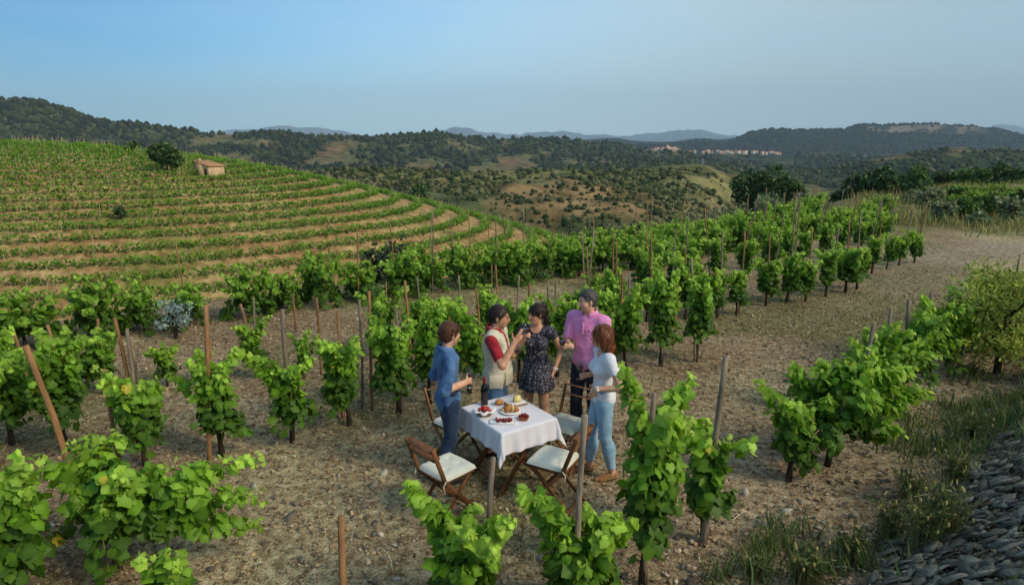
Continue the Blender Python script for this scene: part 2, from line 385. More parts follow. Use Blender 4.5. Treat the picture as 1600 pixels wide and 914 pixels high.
hill = link('vineyard_hill', make_mesh('vineyard_hill', np.stack([hx, hy, hz], -1).reshape(-1, 3), Qh, M['hillsoil'], hc.reshape(-1, 3), True))
tag(hill, 'rounded red earth hill with vine rows along its contours', None, kind='structure')

# ---- layered hills behind: each skyline in pixels gets a real distance and a real body
HILL_FN = {}
def ridge_hill(name, label, pts, yr, yf, zf, yb, zb, amp, fs, cfun, jag=.12, jpx=0.0, nr=70, u0=-350, u1=1950, du=5, prof=1.25, matn='farsoil'):
    pts = np.array(pts, float); us = np.arange(u0, u1 + 1, du)
    v = np.interp(us, pts[:, 0], pts[:, 1]) + jpx * fbm(us * .075, us * 0 + 3.3, 4)
    k = np.array([ray(u, vv) for u, vv in zip(us, v)])
    yrr = np.interp(us, *yr) if not np.isscalar(yr) else np.full(len(us), float(yr))
    kx = k[:, 0] / k[:, 1]; zr = CAMH + k[:, 2] / k[:, 1] * yrr
    t = np.concatenate([np.linspace(0, 1, nr), 1 + np.linspace(0.06, 1, nr // 4)])
    Tm, I = np.meshgrid(t, np.arange(len(us)), indexing='ij')
    yrm = yrr[I]; zrm = zr[I]; kxm = kx[I]
    zfm = np.interp(us, *zf)[I] if not np.isscalar(zf) else zf
    yy = np.where(Tm <= 1, yf + (yrm - yf) * Tm, yrm + (yb - yrm) * (Tm - 1))
    e = np.clip(Tm, 0, 1) ** prof; e = np.sin(e * PI / 2) ** 1.15
    zz = np.where(Tm <= 1, zfm + (zrm - zfm) * e, zrm + (zb - zrm) * np.clip(Tm - 1, 0, 1) ** 1.3)
    xx = kxm * yy
    n = fbm(xx / fs, yy / fs, 5)
    rid = 1 - np.abs(2 * vnoise(xx / fs * .9 + 4, yy / fs * .45)- 1)
    w = np.clip(1 - np.abs(Tm - 1) * 6, 0, 1)           # keep the skyline in place
    zz = zz + amp * (n * 1.6 + .5 * (rid - .6)) * (1 - (1 - jag) * w) * np.clip(Tm * 5, 0, 1)
    ia = np.arange(xx.size).reshape(xx.shape)
    q = np.stack([ia[:-1, :-1], ia[:-1, 1:], ia[1:, 1:], ia[1:, :-1]], -1).reshape(-1, 4)
    o = link(name, make_mesh(name, np.stack([xx, yy, zz], -1).reshape(-1, 3), q, M[matn], cfun(xx, yy, zz, Tm, kxm * 1000 + 800).reshape(-1, 3), True))
    tag(o, label, None, kind='structure')
    HILL_FN[name] = (xx, yy, zz, Tm, I, us)
    return o
M['farsoil'] = mat('far_soil', 'ffffff', '8f9488', 0.95, .06, bump=0.0, attr=True, detail=10, spec=0.05)
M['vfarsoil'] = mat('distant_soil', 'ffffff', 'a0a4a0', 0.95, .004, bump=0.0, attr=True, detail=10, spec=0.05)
c_scrub = np.array(lin('5c6440')); c_drygr = np.array(lin('8f8656')); c_earth = np.array(lin('a8845c')); c_forest = np.array(lin('37452f')); c_terr = np.array(lin('6f7a40')); c_rock = np.array(lin('a08874'))
def col_scrub(x, y, z, t, u):
    c = lerp(c_drygr, c_scrub, np.clip(.5 + 3.2 * fbm(x * .012, y * .008, 5), 0, 1))
    c = lerp(c, c_earth, np.clip((fbm(x * .02 + 9, y * .012, 4) - .04) * 7, 0, .75))
    terr = np.clip((fbm(x * .004 + 2, y * .004, 2)) * 8, 0, 1) * (np.sin(z * 1.6) > .2)
    return lerp(c, np.array(lin('a08f58')), terr * .5)
def open_mask(x, y): return np.clip((fbm(x * .011 + 3, y * .007 + 8, 4) - .045) * 12, 0, 1)
def col_left(x, y, z, t, u):
    c = lerp(c_forest, c_scrub, np.clip(.4 + 3 * fbm(x * .004, y * .003, 5), 0, 1))
    op = open_mask(x, y)
    c = lerp(c, lerp(np.array(lin('7d7a4e')), np.array(lin('8f7050')), np.clip(.4 + 3 * fbm(x * .01, y * .01, 3), 0, 1)), op * .85)
    terr = (np.sin(z * .9) > .3) * np.clip((fbm(x * .003 - 4, y * .003, 2)) * 10, 0, 1)
    return lerp(c, c_terr, terr * .45)
def col_forest(x, y, z, t, u):
    c = lerp(np.array(lin('2c382a')), np.array(lin('243024')), np.clip(.5 + 3 * fbm(x * .003, y * .003, 5), 0, 1))
    cl = np.clip((t - .72) * 14, 0, 1) * np.clip((u - 1325) / 25, 0, 1) * np.clip((1525 - u) / 40, 0, 1) * (t < .93)
    cl = cl * np.clip((fbm(u * .06, t * 9, 4) + .06) * 9, 0, 1)
    return lerp(c, c_rock, cl * .85)
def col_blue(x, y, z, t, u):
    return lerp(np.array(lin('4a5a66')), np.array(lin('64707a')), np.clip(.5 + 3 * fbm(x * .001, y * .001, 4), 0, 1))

ridge_hill('scrub_hill', 'scrub covered hill with dry grass slopes in the middle distance',
    [(-350, 300), (400, 290), (470, 275), (540, 268), (650, 271), (760, 266), (830, 262), (900, 264), (980, 267), (1050, 266), (1110, 276), (1160, 302), (1230, 335), (1330, 352), (1500, 365), (1950, 370)],
    430, 105, -46, 640, -75, 30, 120, col_scrub, .12, nr=80, du=6)
ridge_hill('terraced_slope', 'olive green terraced slope below the distant village',
    [(-350, 300), (560, 290), (700, 275), (860, 262), (960, 256), (1010, 252), (1090, 256), (1180, 262), (1290, 262), (1350, 252), (1420, 240), (1490, 231), (1550, 236), (1600, 241), (1950, 250)],
    1000, 520, -120, 1350, -90, 26, 190, col_left, .14, nr=50, du=6)
ridge_hill('village_ridge', 'long dark ridge carrying the distant village',
    [(-350, 150), (0, 167), (60, 171), (110, 180), (150, 192), (190, 195), (230, 193), (300, 201), (340, 208), (420, 213), (560, 218), (620, 221), (680, 215), (780, 218), (830, 216), (900, 219), (960, 226), (1005, 236), (1050, 236), (1090, 239), (1230, 241), (1400, 243), (1600, 246), (1950, 246)],
    ([-350, 300, 700, 1100, 1950], [1350, 1450, 1800, 2000, 2000]), 1060, -70, 2700, -60, 40, 330, col_left, .14, nr=50, du=5)
ridge_hill('mesa_hill', 'dark wooded mesa with pale cliff band under its crest',
    [(-350, 262), (900, 250), (1000, 232), (1060, 224), (1100, 219), (1140, 221), (1165, 209), (1190, 204), (1215, 201), (1240, 204), (1290, 206), (1320, 206), (1335, 199), (1350, 196), (1400, 197), (1430, 196), (1460, 197), (1520, 203), (1560, 210), (1600, 217), (1750, 232), (1950, 240)],
    3600, 2500, -80, 4600, 0, 60, 520, col_forest, .12, nr=44, du=5, prof=1.5)
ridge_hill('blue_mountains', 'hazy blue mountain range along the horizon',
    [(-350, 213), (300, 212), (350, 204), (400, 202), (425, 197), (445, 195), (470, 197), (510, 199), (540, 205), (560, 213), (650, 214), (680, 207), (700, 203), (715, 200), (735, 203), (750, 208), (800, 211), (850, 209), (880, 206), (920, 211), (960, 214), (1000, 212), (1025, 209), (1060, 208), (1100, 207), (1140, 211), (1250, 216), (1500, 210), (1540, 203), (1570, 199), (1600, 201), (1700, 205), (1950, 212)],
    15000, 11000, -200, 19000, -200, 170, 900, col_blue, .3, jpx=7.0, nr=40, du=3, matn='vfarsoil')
# valley floor reaching to the horizon under all the hills
vf = MB(); vf.add([(-26000, 40, -60), (26000, 40, -60), (26000, 500, -125), (-26000, 500, -125)], [(0, 1, 2, 3)]); vf.add([(-26000, 500, -125), (26000, 500, -125), (26000, 21000, -215), (-26000, 21000, -215)], [(0, 1, 2, 3)])
M['valley'] = mat('valley', '4c5630', '5d5a3a', .95, .01)
tag(vf.obj('valley', M['valley']), 'valley floor beneath the hills', None, kind='structure')

# air: one even box of thin haze round the whole place
hz_ = MB(); hz_.box((0, 9800, 640), (56000, 23000, 1740)); haze = hz_.obj('haze', None)
hm = bpy.data.materials.new('haze_air'); hm.use_nodes = True; hn = hm.node_tree; hn.nodes.clear()
pv = hn.nodes.new('ShaderNodeVolumePrincipled'); pv.inputs['Color'].default_value = (0.66, 0.84, 1.0, 1); pv.inputs['Density'].default_value = 0.00007; pv.inputs['Anisotropy'].default_value = 0.0
ho = hn.nodes.new('ShaderNodeOutputMaterial'); hn.links.new(pv.outputs[0], ho.inputs['Volume'])
haze.data.materials.clear(); haze.data.materials.append(hm)
tag(haze, 'thin blue haze over the valley', None, kind='stuff')

# ---------------------------------------------------------------- scattered bushes and woods (stuff), real lumps of leaves
_ico = None
def lump_template(seed, sub=1):
    import bmesh
    b = bmesh.new(); bmesh.ops.create_icosphere(b, subdivisions=sub, radius=1.0)
    V = np.array([v.co[:] for v in b.verts]); Fc = np.array([[v.index for v in f.verts] for f in b.faces]); b.free()
    r_ = np.random.default_rng(seed); V = V * (0.75 + .5 * r_.random((len(V), 1))); V[:, 2] = np.maximum(V[:, 2], -.55)
    return V, Fc
def scatter_lumps(name, label, P, size, cols, zs, sub, seed, mat_, cat='shrubs'):
    r_ = np.random.default_rng(seed); T_ = [lump_template(seed + i, sub) for i in range(6)]
    n = len(P); V = []; Fs = []; C = []; off = 0
    kind = r_.integers(0, 6, n)
    for k in range(6):
        s_ = np.where(kind == k)[0]
        if not len(s_): continue
        tv, tf = T_[k]; a = r_.random(len(s_)) * 2 * PI
        ca, sa = np.cos(a)[:, None], np.sin(a)[:, None]
        x = tv[None, :, 0] * ca - tv[None, :, 1] * sa; y = tv[None, :, 0] * sa + tv[None, :, 1] * ca
        sz = size[s_][:, None]
        v = np.stack([x * sz + P[s_, 0][:, None], y * sz + P[s_, 1][:, None], tv[None, :, 2] * sz * zs[s_][:, None] + P[s_, 2][:, None] + sz * zs[s_][:, None] * .35], -1)
        V.append(v.reshape(-1, 3)); Fs.append((tf[None] + (off + np.arange(len(s_)) * len(tv))[:, None, None]).reshape(-1, 3))
        j = 1 + .35 * (r_.random((len(s_), len(tv), 1)) - .5)
        C.append((cols[s_][:, None, :] * j).reshape(-1, 3)); off += len(s_) * len(tv)
    o = link(name, make_mesh(name, np.concatenate(V), [np.concatenate(Fs)], mat_, np.concatenate(C)))
    return tag(o, label, cat, kind='stuff')
M['lump'] = mat('bush_mass', 'ffffff', 'b8bcae', 0.9, 1.2, attr=True, spec=.1)
def sample_hill(name, n, r_, tmin=0.0, tmax=1.02, umin=-100, umax=1700):
    xx, yy, zz, Tm, I, us = HILL_FN[name]
    ti = np.where((Tm[:, 0] >= tmin) & (Tm[:, 0] <= tmax))[0]; ui = np.where((us >= umin) & (us <= umax))[0]
    a = r_.uniform(ti[0], ti[-1], n); b = r_.uniform(ui[0], ui[-1], n)
    i = a.astype(int).clip(0, xx.shape[0] - 2); j = b.astype(int).clip(0, xx.shape[1] - 2); fa = a - i; fb = b - j
    def bl(A): return (A[i, j] * (1 - fa) + A[i + 1, j] * fa) * (1 - fb) + (A[i, j + 1] * (1 - fa) + A[i + 1, j + 1] * fa) * fb
    return np.stack([bl(xx), bl(yy), bl(zz)], -1)
r_ = np.random.default_rng(3)
greens = np.array([lin(c) for c in ('3f4a28', '4f5a30', '323d24', '646540', '4b5230', '767450')])
P = sample_hill('scrub_hill', 24000, r_, .15, 1.03, 380, 1330)
keep = fbm(P[:, 0] * .012, P[:, 1] * .012, 4) + .45 * (r_.random(len(P)) - .5) > -.01
P = P[keep]; n = len(P)
sz = (.35 + 1.7 * r_.random(n) ** 2.6) * np.interp(P[:, 1], [100, 430], [.6, 1.15])
gc = greens[r_.integers(0, 6, n)] * (.75 + .45 * r_.random((n, 1))); zs_ = .7 + .5 * r_.random(n); nr_ = P[:, 1] < 165
scatter_lumps('hill_scrub', 'dark green scrub bushes dotted over the near foot of the dry middle hill', P[nr_], sz[nr_], gc[nr_], zs_[nr_], 2, 21, M['lump'])
scatter_lumps('hill_scrub', 'dark green scrub bushes dotted over the top of the dry middle hill', P[~nr_], sz[~nr_], gc[~nr_], zs_[~nr_], 1, 22, M['lump'])
P = sample_hill('terraced_slope', 13000, r_, .1, 1.03, 400, 1950)
keep = (open_mask(P[:, 0], P[:, 1]) + .6 * (r_.random(len(P)) - .5) < .4) & (r_.random(len(P)) < .8)
P = P[keep]; n = len(P)
scatter_lumps('slope_wood', 'olive and pine trees covering the terraced slope', P, 1.0 + 3.2 * r_.random(n) ** 2.5, greens[r_.integers(0, 6, n)] * (.7 + .4 * r_.random((n, 1))), .8 + .4 * r_.random(n), 1, 31, M['lump'], 'trees')
P = sample_hill('village_ridge', 19000, r_, .15, 1.02, -350, 1950)
keep = (open_mask(P[:, 0], P[:, 1]) + 1.1 * (r_.random(len(P)) - .5) < .45) & (r_.random(len(P)) < .85)
uu_ = P[:, 0] / P[:, 1] * 1000 + 800; keep &= ~((uu_ > 978) & (uu_ < 1232) & (P[:, 1] > 1800) & (r_.random(len(P)) < .9))
P = P[keep]; n = len(P)
scatter_lumps('ridge_wood', 'dark pine wood on the long ridge', P, 2.2 + 5.5 * r_.random(n) ** 2 , greens[r_.integers(0, 4, n)] * (.42 + .3 * r_.random((n, 1))), .8 + .5 * r_.random(n), 1, 41, M['lump'], 'wood')
P = sample_hill('mesa_hill', 8000, r_, .2, 1.0, 950, 1950); n = len(P)
xx_ = P[:, 0] / P[:, 1] * 1000 + 800
cliff = (xx_ > 1335) & (xx_ < 1525) & (P[:, 1] > 3270) & (P[:, 1] < 3520); P = P[(r_.random(n) < .92) & ~(cliff & (r_.random(n) < .93))]; n = len(P)
scatter_lumps('mesa_wood', 'dense dark wood on the mesa slopes', P, 6 + 6 * r_.random(n), greens[r_.integers(0, 3, n)] * .36, .7 + .4 * r_.random(n), 1, 51, M['lump'], 'wood')
# ================================================================ VINES AND STAKES
LEAF_O = np.array([(0, .05), (.22, -.12), (.47, .04), (.44, .26), (.55, .50), (.34, .66), (.20, .84), (0, 1.0), (-.20, .84), (-.34, .66), (-.55, .50), (-.44, .26), (-.47, .04), (-.22, -.12)], float)
def leaf_template(seed, lod=0):
    r_ = np.random.default_rng(seed)
    if lod == 0:
        o = LEAF_O * (1 + .10 * (r_.random(LEAF_O.shape) - .5)); v2 = np.vstack([[0, .36], o]); n = len(o)
        f = [(0, 1 + i, 1 + (i + 1) % n) for i in range(n)]
    else:
        v2 = np.array([(0, .0), (.45, .02), (.50, .55), (0, 1.0), (-.50, .55), (-.45, .02)], float)
        f = [(0, 1, 2), (0, 2, 3), (0, 3, 4), (0, 4, 5)]
    x, y = v2[:, 0], v2[:, 1]
    z = -.30 * np.abs(x) * (.6 + .8 * r_.random()) - .22 * (y - .3) ** 2 + (.05 * (r_.random(len(x)) - .5) if lod == 0 else 0)
    return np.stack([x, y - .1, z], 1), np.array(f)
LT0 = [leaf_template(i) for i in range(6)]; LT1 = [leaf_template(i, 1) for i in range(3)]
OLD = np.array(lin('486a1c')); MID = np.array(lin('76a02a')); YNG = np.array(lin('aecb50'))
def leaf_cols(age, r_, tone=0.0):
    age = np.clip(age + .22 * (r_.random(len(age)) - .5) + tone, 0, 1)
    c = np.where((age < .5)[:, None], OLD + (MID - OLD) * (age * 2)[:, None], MID + (YNG - MID) * (age * 2 - 1)[:, None])
    ye = r_.random(len(age)) < .004; c[ye] = np.array(lin('b8a83c'))
    return c * (0.68 + .58 * r_.random((len(age), 1)))
def frames(tip, nor):
    t = tip / (np.linalg.norm(tip, axis=1)[:, None] + 1e-9); n = nor - t * (nor * t).sum(1)[:, None]; n /= np.linalg.norm(n, axis=1)[:, None] + 1e-9
    return np.stack([np.cross(t, n), t, n], -1)         # columns x, y(tip), z(normal)
def leaves_mesh(name, pos, Fr, size, cols, mat_, temps, r_):
    k = r_.integers(0, len(temps), len(pos)); V = []; Fs = []; C = []; off = 0
    for i, (tv, tf) in enumerate(temps):
        s_ = np.where(k == i)[0]
        if not len(s_): continue
        v = np.einsum('nij,mj->nmi', Fr[s_], tv) * size[s_][:, None, None] + pos[s_][:, None, :]
        V.append(v.reshape(-1, 3)); Fs.append((tf[None] + (off + np.arange(len(s_)) * len(tv))[:, None, None]).reshape(-1, 3))
        sh = .90 + .22 * np.random.default_rng(i).random(len(tv)); sh[0] = 1.22 if len(tv) > 8 else 1.0
        C.append((cols[s_][:, None, :] * sh[None, :, None]).reshape(-1, 3)); off += len(s_) * len(tv)
    return make_mesh(name, np.concatenate(V), [np.concatenate(Fs)], mat_, np.concatenate(C))
def bez(p0, p1, p2, n):
    t = np.linspace(0, 1, n)[:, None]; return (1 - t) ** 2 * p0 + 2 * t * (1 - t) * p1 + t * t * p2
def gen_vine(seed, h=1.3, w=.6, arms=(), nl=380, hh=None, leaf=.12, low=.28, shoots=7, armw=.72, skirt=4):
    """returns trunk polyline, cane polylines, leaf arrays; arms: end offsets from the head"""
    r_ = np.random.default_rng(seed); hh = hh or .36 * h; nl = int(nl * 1.9); leaf = leaf * .68; w = w * (.76 if w < .9 else 1.0)
    head = np.array(((r_.random() - .5) * .12, (r_.random() - .5) * .12, hh))
    trunk = bez(np.array((0, 0, -.06)), np.array((.07 * (r_.random() - .5), .07 * (r_.random() - .5), hh * .5)), head, 5)
    canes = []
    for i in range(shoots):
        a = 2 * PI * (i + r_.random()) / shoots; d = np.array((math.cos(a), math.sin(a), 0)) * w / 2 * (.55 + .45 * r_.random())
        zt = h * (.72 + .28 * r_.random())
        canes.append((bez(head, head + d * 1.2 + np.array((0, 0, (zt - hh) * .45)), np.array((0, 0, zt)) + d * (.5 + .7 * r_.random()), 7), .8))
    for i in range(skirt):      # hanging skirt
        a = r_.random() * 2 * PI; d = np.array((math.cos(a), math.sin(a), 0)) * w / 2
        canes.append((bez(head + np.array((0, 0, .1)), head + d + np.array((0, 0, .18)), np.array((0, 0, low * h)) + d * 1.05, 6), .1))
    for a in arms:
        e = np.array(a[:3], float); canes.append((bez(head, head + e * np.array((.35, .35, .75)) + np.array((0, 0, .05)), head + e, 9), 1.0))
    for i in range(3):      # a few whips standing out of the crown
        a = r_.random() * 2 * PI; l = .22 + .25 * r_.random(); canes.append((bez(np.array((0, 0, h * .6)), np.array((l * .3 * math.cos(a), l * .3 * math.sin(a), h * .95)), np.array((l * math.cos(a), l * math.sin(a), h * (.95 + .2 * r_.random()))), 7), 1.0))
    lens = np.array([np.linalg.norm(np.diff(c, axis=0), axis=1).sum() for c, _ in canes]); cnt = np.maximum(8, (nl * lens / lens.sum())).astype(int)
    pos = []; tip = []; nor = []; age = []; siz = []
    for (c, ya), n in zip(canes, cnt):
        t = r_.random(n) ** .9; f = t * (len(c) - 1); i = np.minimum(f.astype(int), len(c) - 2); p = c[i] + (c[i + 1] - c[i]) * (f - i)[:, None]
        tg = c[i + 1] - c[i]; tg /= np.linalg.norm(tg, axis=1)[:, None]
        off = r_.normal(size=(n, 3)); off -= tg * (off * tg).sum(1)[:, None] * .8; off /= np.linalg.norm(off, axis=1)[:, None]
        rad = (.04 + .11 * r_.random(n)) * (1 - .55 * t * (ya > .5)) * (armw if ya == 1.0 else 1.0)
        p = p + off * rad[:, None]; p[:, 2] = np.maximum(p[:, 2], .10)
        out = p - np.array((0, 0, 1)) * p[:, 2:3] - np.array((head[0], head[1], 0)); out /= np.linalg.norm(out, axis=1)[:, None] + .05
        out = out * .6 + off * .6
        nn = out * .65 + np.array((0, 0, .75)) + .45 * r_.normal(size=(n, 3)); tt = out * .55 + np.array((0, 0, -.75)) + .45 * r_.normal(size=(n, 3))
        pos.append(p); tip.append(tt); nor.append(nn)
        ag = np.clip((t - .35) / .65, 0, 1) * ya * .75 + .55 * np.clip((p[:, 2] / h - .5), 0, .5); age.append(ag)
        siz.append(leaf * (.5 + .85 * r_.random(n) ** .8) * (1 - .5 * np.clip((t - .75) * 4, 0, 1) * (ya > .5)))
    return trunk, canes, np.concatenate(pos), np.concatenate(tip), np.concatenate(nor), np.concatenate(age), np.concatenate(siz)
def wood_meshes(tr, canes, rt=.03, n=6):
    m = MB(); m.tube(tr, np.linspace(rt * 1.25, rt * .8, len(tr)) * (1 + .15 * np.sin(np.arange(len(tr)) * 2.1)), n)
    c = MB()
    for pl, _ in canes: c.tube(pl, np.linspace(.007, .003, len(pl)), 4, False)
    return m, c
LEAFME = [make_mesh('leaf', v, f, M['leaf_one'], np.tile((.90 + .22 * np.random.default_rng(i).random((len(v), 1))) * np.where(np.arange(len(v)) == 0, 1.3, 1.0)[:, None], (1, 3))) for i, (v, f) in enumerate(LT0)]
CAMP = np.array((0, 0, CAMH))
VINES = []
def vine_unique(x, y, label, group, seed, singles=0, lod=0, **k):
    z = znf(x, y); t = empty('grape_vine', (x, y, z), 0, label, 'vine', group)
    r_ = np.random.default_rng(seed + 900); tr, ca, pos, tip, nor, age, siz = gen_vine(seed, **k)
    tm, cm = wood_meshes(tr, ca, .028); tm.obj('trunk', M['bark'], t, True); cm.obj('canes', M['cane'], t, True)
    Fr = frames(tip, nor); cols = leaf_cols(age, r_)
    if singles:
        v = CAMP - (pos + np.array((x, y, z))); v /= np.linalg.norm(v, axis=1)[:, None]
        score = (pos * v).sum(1) + .15 * np.abs((Fr[:, :, 2] * v).sum(1)) + .1 * age
        o_ = np.argsort(-score); one, rest = o_[:singles], o_[singles:]
        for i in one:
            l = bpy.data.objects.new('leaf', LEAFME[r_.integers(0, 6)]); COL.objects.link(l); l.parent = t
            l.matrix_basis = Matrix.LocRotScale(Vector(pos[i]), Matrix(Fr[i].tolist()).to_quaternion(), Vector((siz[i],) * 3)); l.color = (*cols[i], 1)
        pos, Fr, siz, cols = pos[rest], Fr[rest], siz[rest], cols[rest]
    o = link('foliage', leaves_mesh('foliage', pos, Fr, siz, cols, M['leaf'], LT0 if lod == 0 else LT1, r_), t); o['kind'] = 'stuff'
    VINES.append(t); return t
PROTO = []
def make_proto(seed, **k):
    tr, ca, pos, tip, nor, age, siz = gen_vine(seed, **k); r_ = np.random.default_rng(seed + 77)
    tm, cm = wood_meshes(tr, ca, .026)
    PROTO.append((tm.mesh('trunk', M['bark'], True), cm.mesh('canes', M['cane'], True), leaves_mesh('foliage', pos, frames(tip, nor), siz, leaf_cols(age, r_), M['leaf'], LT1, r_)))
for i in range(9):      # upright and arching bushes for the middle distance
    r_ = np.random.default_rng(i + 60)
    arms = [((r_.random() - .5) * 1.2, (r_.random() - .5) * .8, .45 + .35 * r_.random()) for _ in range(r_.integers(1, 4))]
    make_proto(100 + i, h=.95 + .25 * r_.random(), w=.42 + .2 * r_.random(), arms=arms, nl=400, leaf=.13)
for i in range(7):      # dense spreading bushes for the hedge rows
    r_ = np.random.default_rng(i + 90)
    arms = [(math.cos(a) * (.55 + .35 * r_.random()), math.sin(a) * .6, .35 + .45 * r_.random()) for a in r_.random(6) * 2 * PI]
    make_proto(200 + i, h=.95 + .2 * r_.random(), w=.95, arms=arms, nl=560, leaf=.135, low=.0, shoots=9, hh=.32, skirt=10)
def vine_copy(x, y, label, group, kind, seed, sc=1.0):
    r_ = np.random.default_rng(seed); p = PROTO[r_.integers(0, 9) if kind == 0 else 9 + r_.integers(0, 7)]
    t = empty('grape_vine', (x, y, znf(x, y)), r_.random() * 2 * PI, label, 'vine', group)
    s_ = sc * (.74 + .34 * r_.random()); t.scale = (s_ * (.9 + .25 * r_.random()), s_ * (.9 + .25 * r_.random()), s_)
    link('trunk', p[0], t); link('canes', p[1], t); o = link('foliage', p[2], t); o['kind'] = 'stuff'
    VINES.append(t); return t
def stake_mesh(seed, L, rad, grey):
    r_ = np.random.default_rng(seed); n = 7; z = np.linspace(-.12, 1, n) * L; z[0] = -.12
    P_ = np.stack([np.cumsum(r_.normal(size=n)) * .006 * L / 1.5, np.cumsum(r_.normal(size=n)) * .006 * L / 1.5, z], 1)
    return MB().tube(P_, rad * (1 + .12 * r_.normal(size=n) * .6) * np.linspace(1.08, .9, n), 8).mesh('vine_stake', M['stake_grey' if grey else 'stake'], True)
SHARED_ST = [stake_mesh(i, 1.0, 1.0, i % 2) for i in range(6)]
def stake(x, y, h, lean=(0, 0), rad=.026, label='', group='vine stakes', seed=0, grey=None):
    rad *= .76
    """lean: horizontal offset of the top"""
    r_ = np.random.default_rng(seed + 4000); z = znf(x, y); g_ = (r_.random() < .5) if grey is None else grey
    d = Vector((lean[0], lean[1], h)); L = d.length
    me = stake_mesh(seed, L, rad, g_)
    o = link('vine_stake', me, None, (x, y, z)); o.rotation_mode = 'QUATERNION'; o.rotation_quaternion = Vector((0, 0, 1)).rotation_difference(d.normalized())
    tag(o, label, 'stake', group); return o
def stake_px(top, bot, label, seed, rad=.026, grey=None, group='vine stakes', dy=0.0):
    x, y = gpx(*bot)
    for _ in range(6):
        z = znf(x, y); x, y = gpx(bot[0], bot[1], z)
    p = at_y(top[0], top[1], y + dy)
    return stake(x, y, max(.25, p[2] - znf(x, y)), (p[0] - x, dy), rad, label, group, seed, grey)
def ground_px(u, v):
    x, y = gpx(u, v)
    for _ in range(12):
        x, y = gpx(u, v, znf(x, y))
    return x, y

# ---- the nearest vines, each built for its own outline
A = 0.0
G1 = 'vines in the nearest row'
near = [
 ((10, 925), dict(h=1.0, w=.8, arms=[(.2, .2, .35), (-.5, 0, .3)], nl=560, leaf=.14, armw=1.3), 'large vine cut off by the left edge of the picture at the bottom', 200),
 ((185, 890), dict(h=1.0, w=.85, arms=[(.55, .1, .42), (.9, .12, .28), (1.22, .2, .42), (1.25, .1, .15), (1.2, .1, -.12), (1.0, .1, -.05), (-.55, .1, .45), (-.35, .2, .55)], nl=980, leaf=.135, hh=.5, low=.2, armw=1.1), 'wide vine with a long leafy arm reaching right, lower left corner', 290),
 ((268, 985), dict(h=.68, w=.3, arms=[(.1, 0, .3)], nl=110, leaf=.13), 'small vine tip poking in at the bottom edge left of the short post', 50),
 ((738, 985), dict(h=.92, w=.62, arms=[(-.34, .1, .62), (-.42, .12, .72), (.2, 0, .4), (.05, .1, .55)], nl=560, leaf=.14, hh=.4), 'vine below the table with a shoot arching left towards the chair', 220),
 ((900, 985), dict(h=.85, w=.6, arms=[(-.28, .1, .6), (-.46, .15, .66), (.3, 0, .5), (.42, .05, .42), (.1, .1, .5)], nl=600, leaf=.14, hh=.4), 'vine at bottom centre right with two shoots spread in a V', 220),
 ((1004, 912), dict(h=1.55, w=.46, arms=[(.16, .1, 1.05), (-.15, 0, 1.0), (.26, .05, .85)], nl=600, leaf=.135, low=.22), 'tall columnar vine right of the woman in the white shirt', 260),
 ((1102, 845), dict(h=1.05, w=.36, arms=[(-.18, 0, .7), (.14, 0, .5)], nl=270, leaf=.135, low=.35), 'slim vine leaning against the tall stake right of the columnar vine', 160),
 ((1232, 752), dict(h=.95, w=.45, arms=[(-.3, 0, .45), (.25, .1, .5)], nl=320, leaf=.125, low=.18), 'small bright vine left of the sprawling bush on the right', 110),
 ((1292, 728), dict(h=1.2, w=.9, arms=[(.5, .2, .5), (.95, .3, .45), (1.2, .3, .2), (-.2, .1, .62), (.8, .1, .1), (.7, -.1, -.1)], nl=1300, leaf=.13, hh=.55, low=.35, armw=1.4), 'big sprawling vine on the right with shoots trailing to the bank', 240),
]
for i, (b, k, lab, ns) in enumerate(near):
    x, y = ground_px(*b); vine_unique(x, y, lab, G1, 300 + i, ns, 0, **k)
# row on the right running away along the bank
bx = [(1352, 650), (1405, 622), (1450, 590), (1495, 566), (1535, 548)]
for i, b in enumerate(bx):
    x, y = ground_px(*b)
    vine_unique(x, y, f'{ordinal(i + 1)} vine behind the sprawling vine along the right bank', 'vines along the right bank', 340 + i, 40 if i < 3 else 0, 0, h=1.15, w=.85, arms=[(.6, .1, .45), (-.3, .1, .5), (.3, .3, .5), (.9, .1, .3)], nl=560, leaf=.125, hh=.5, low=.2)
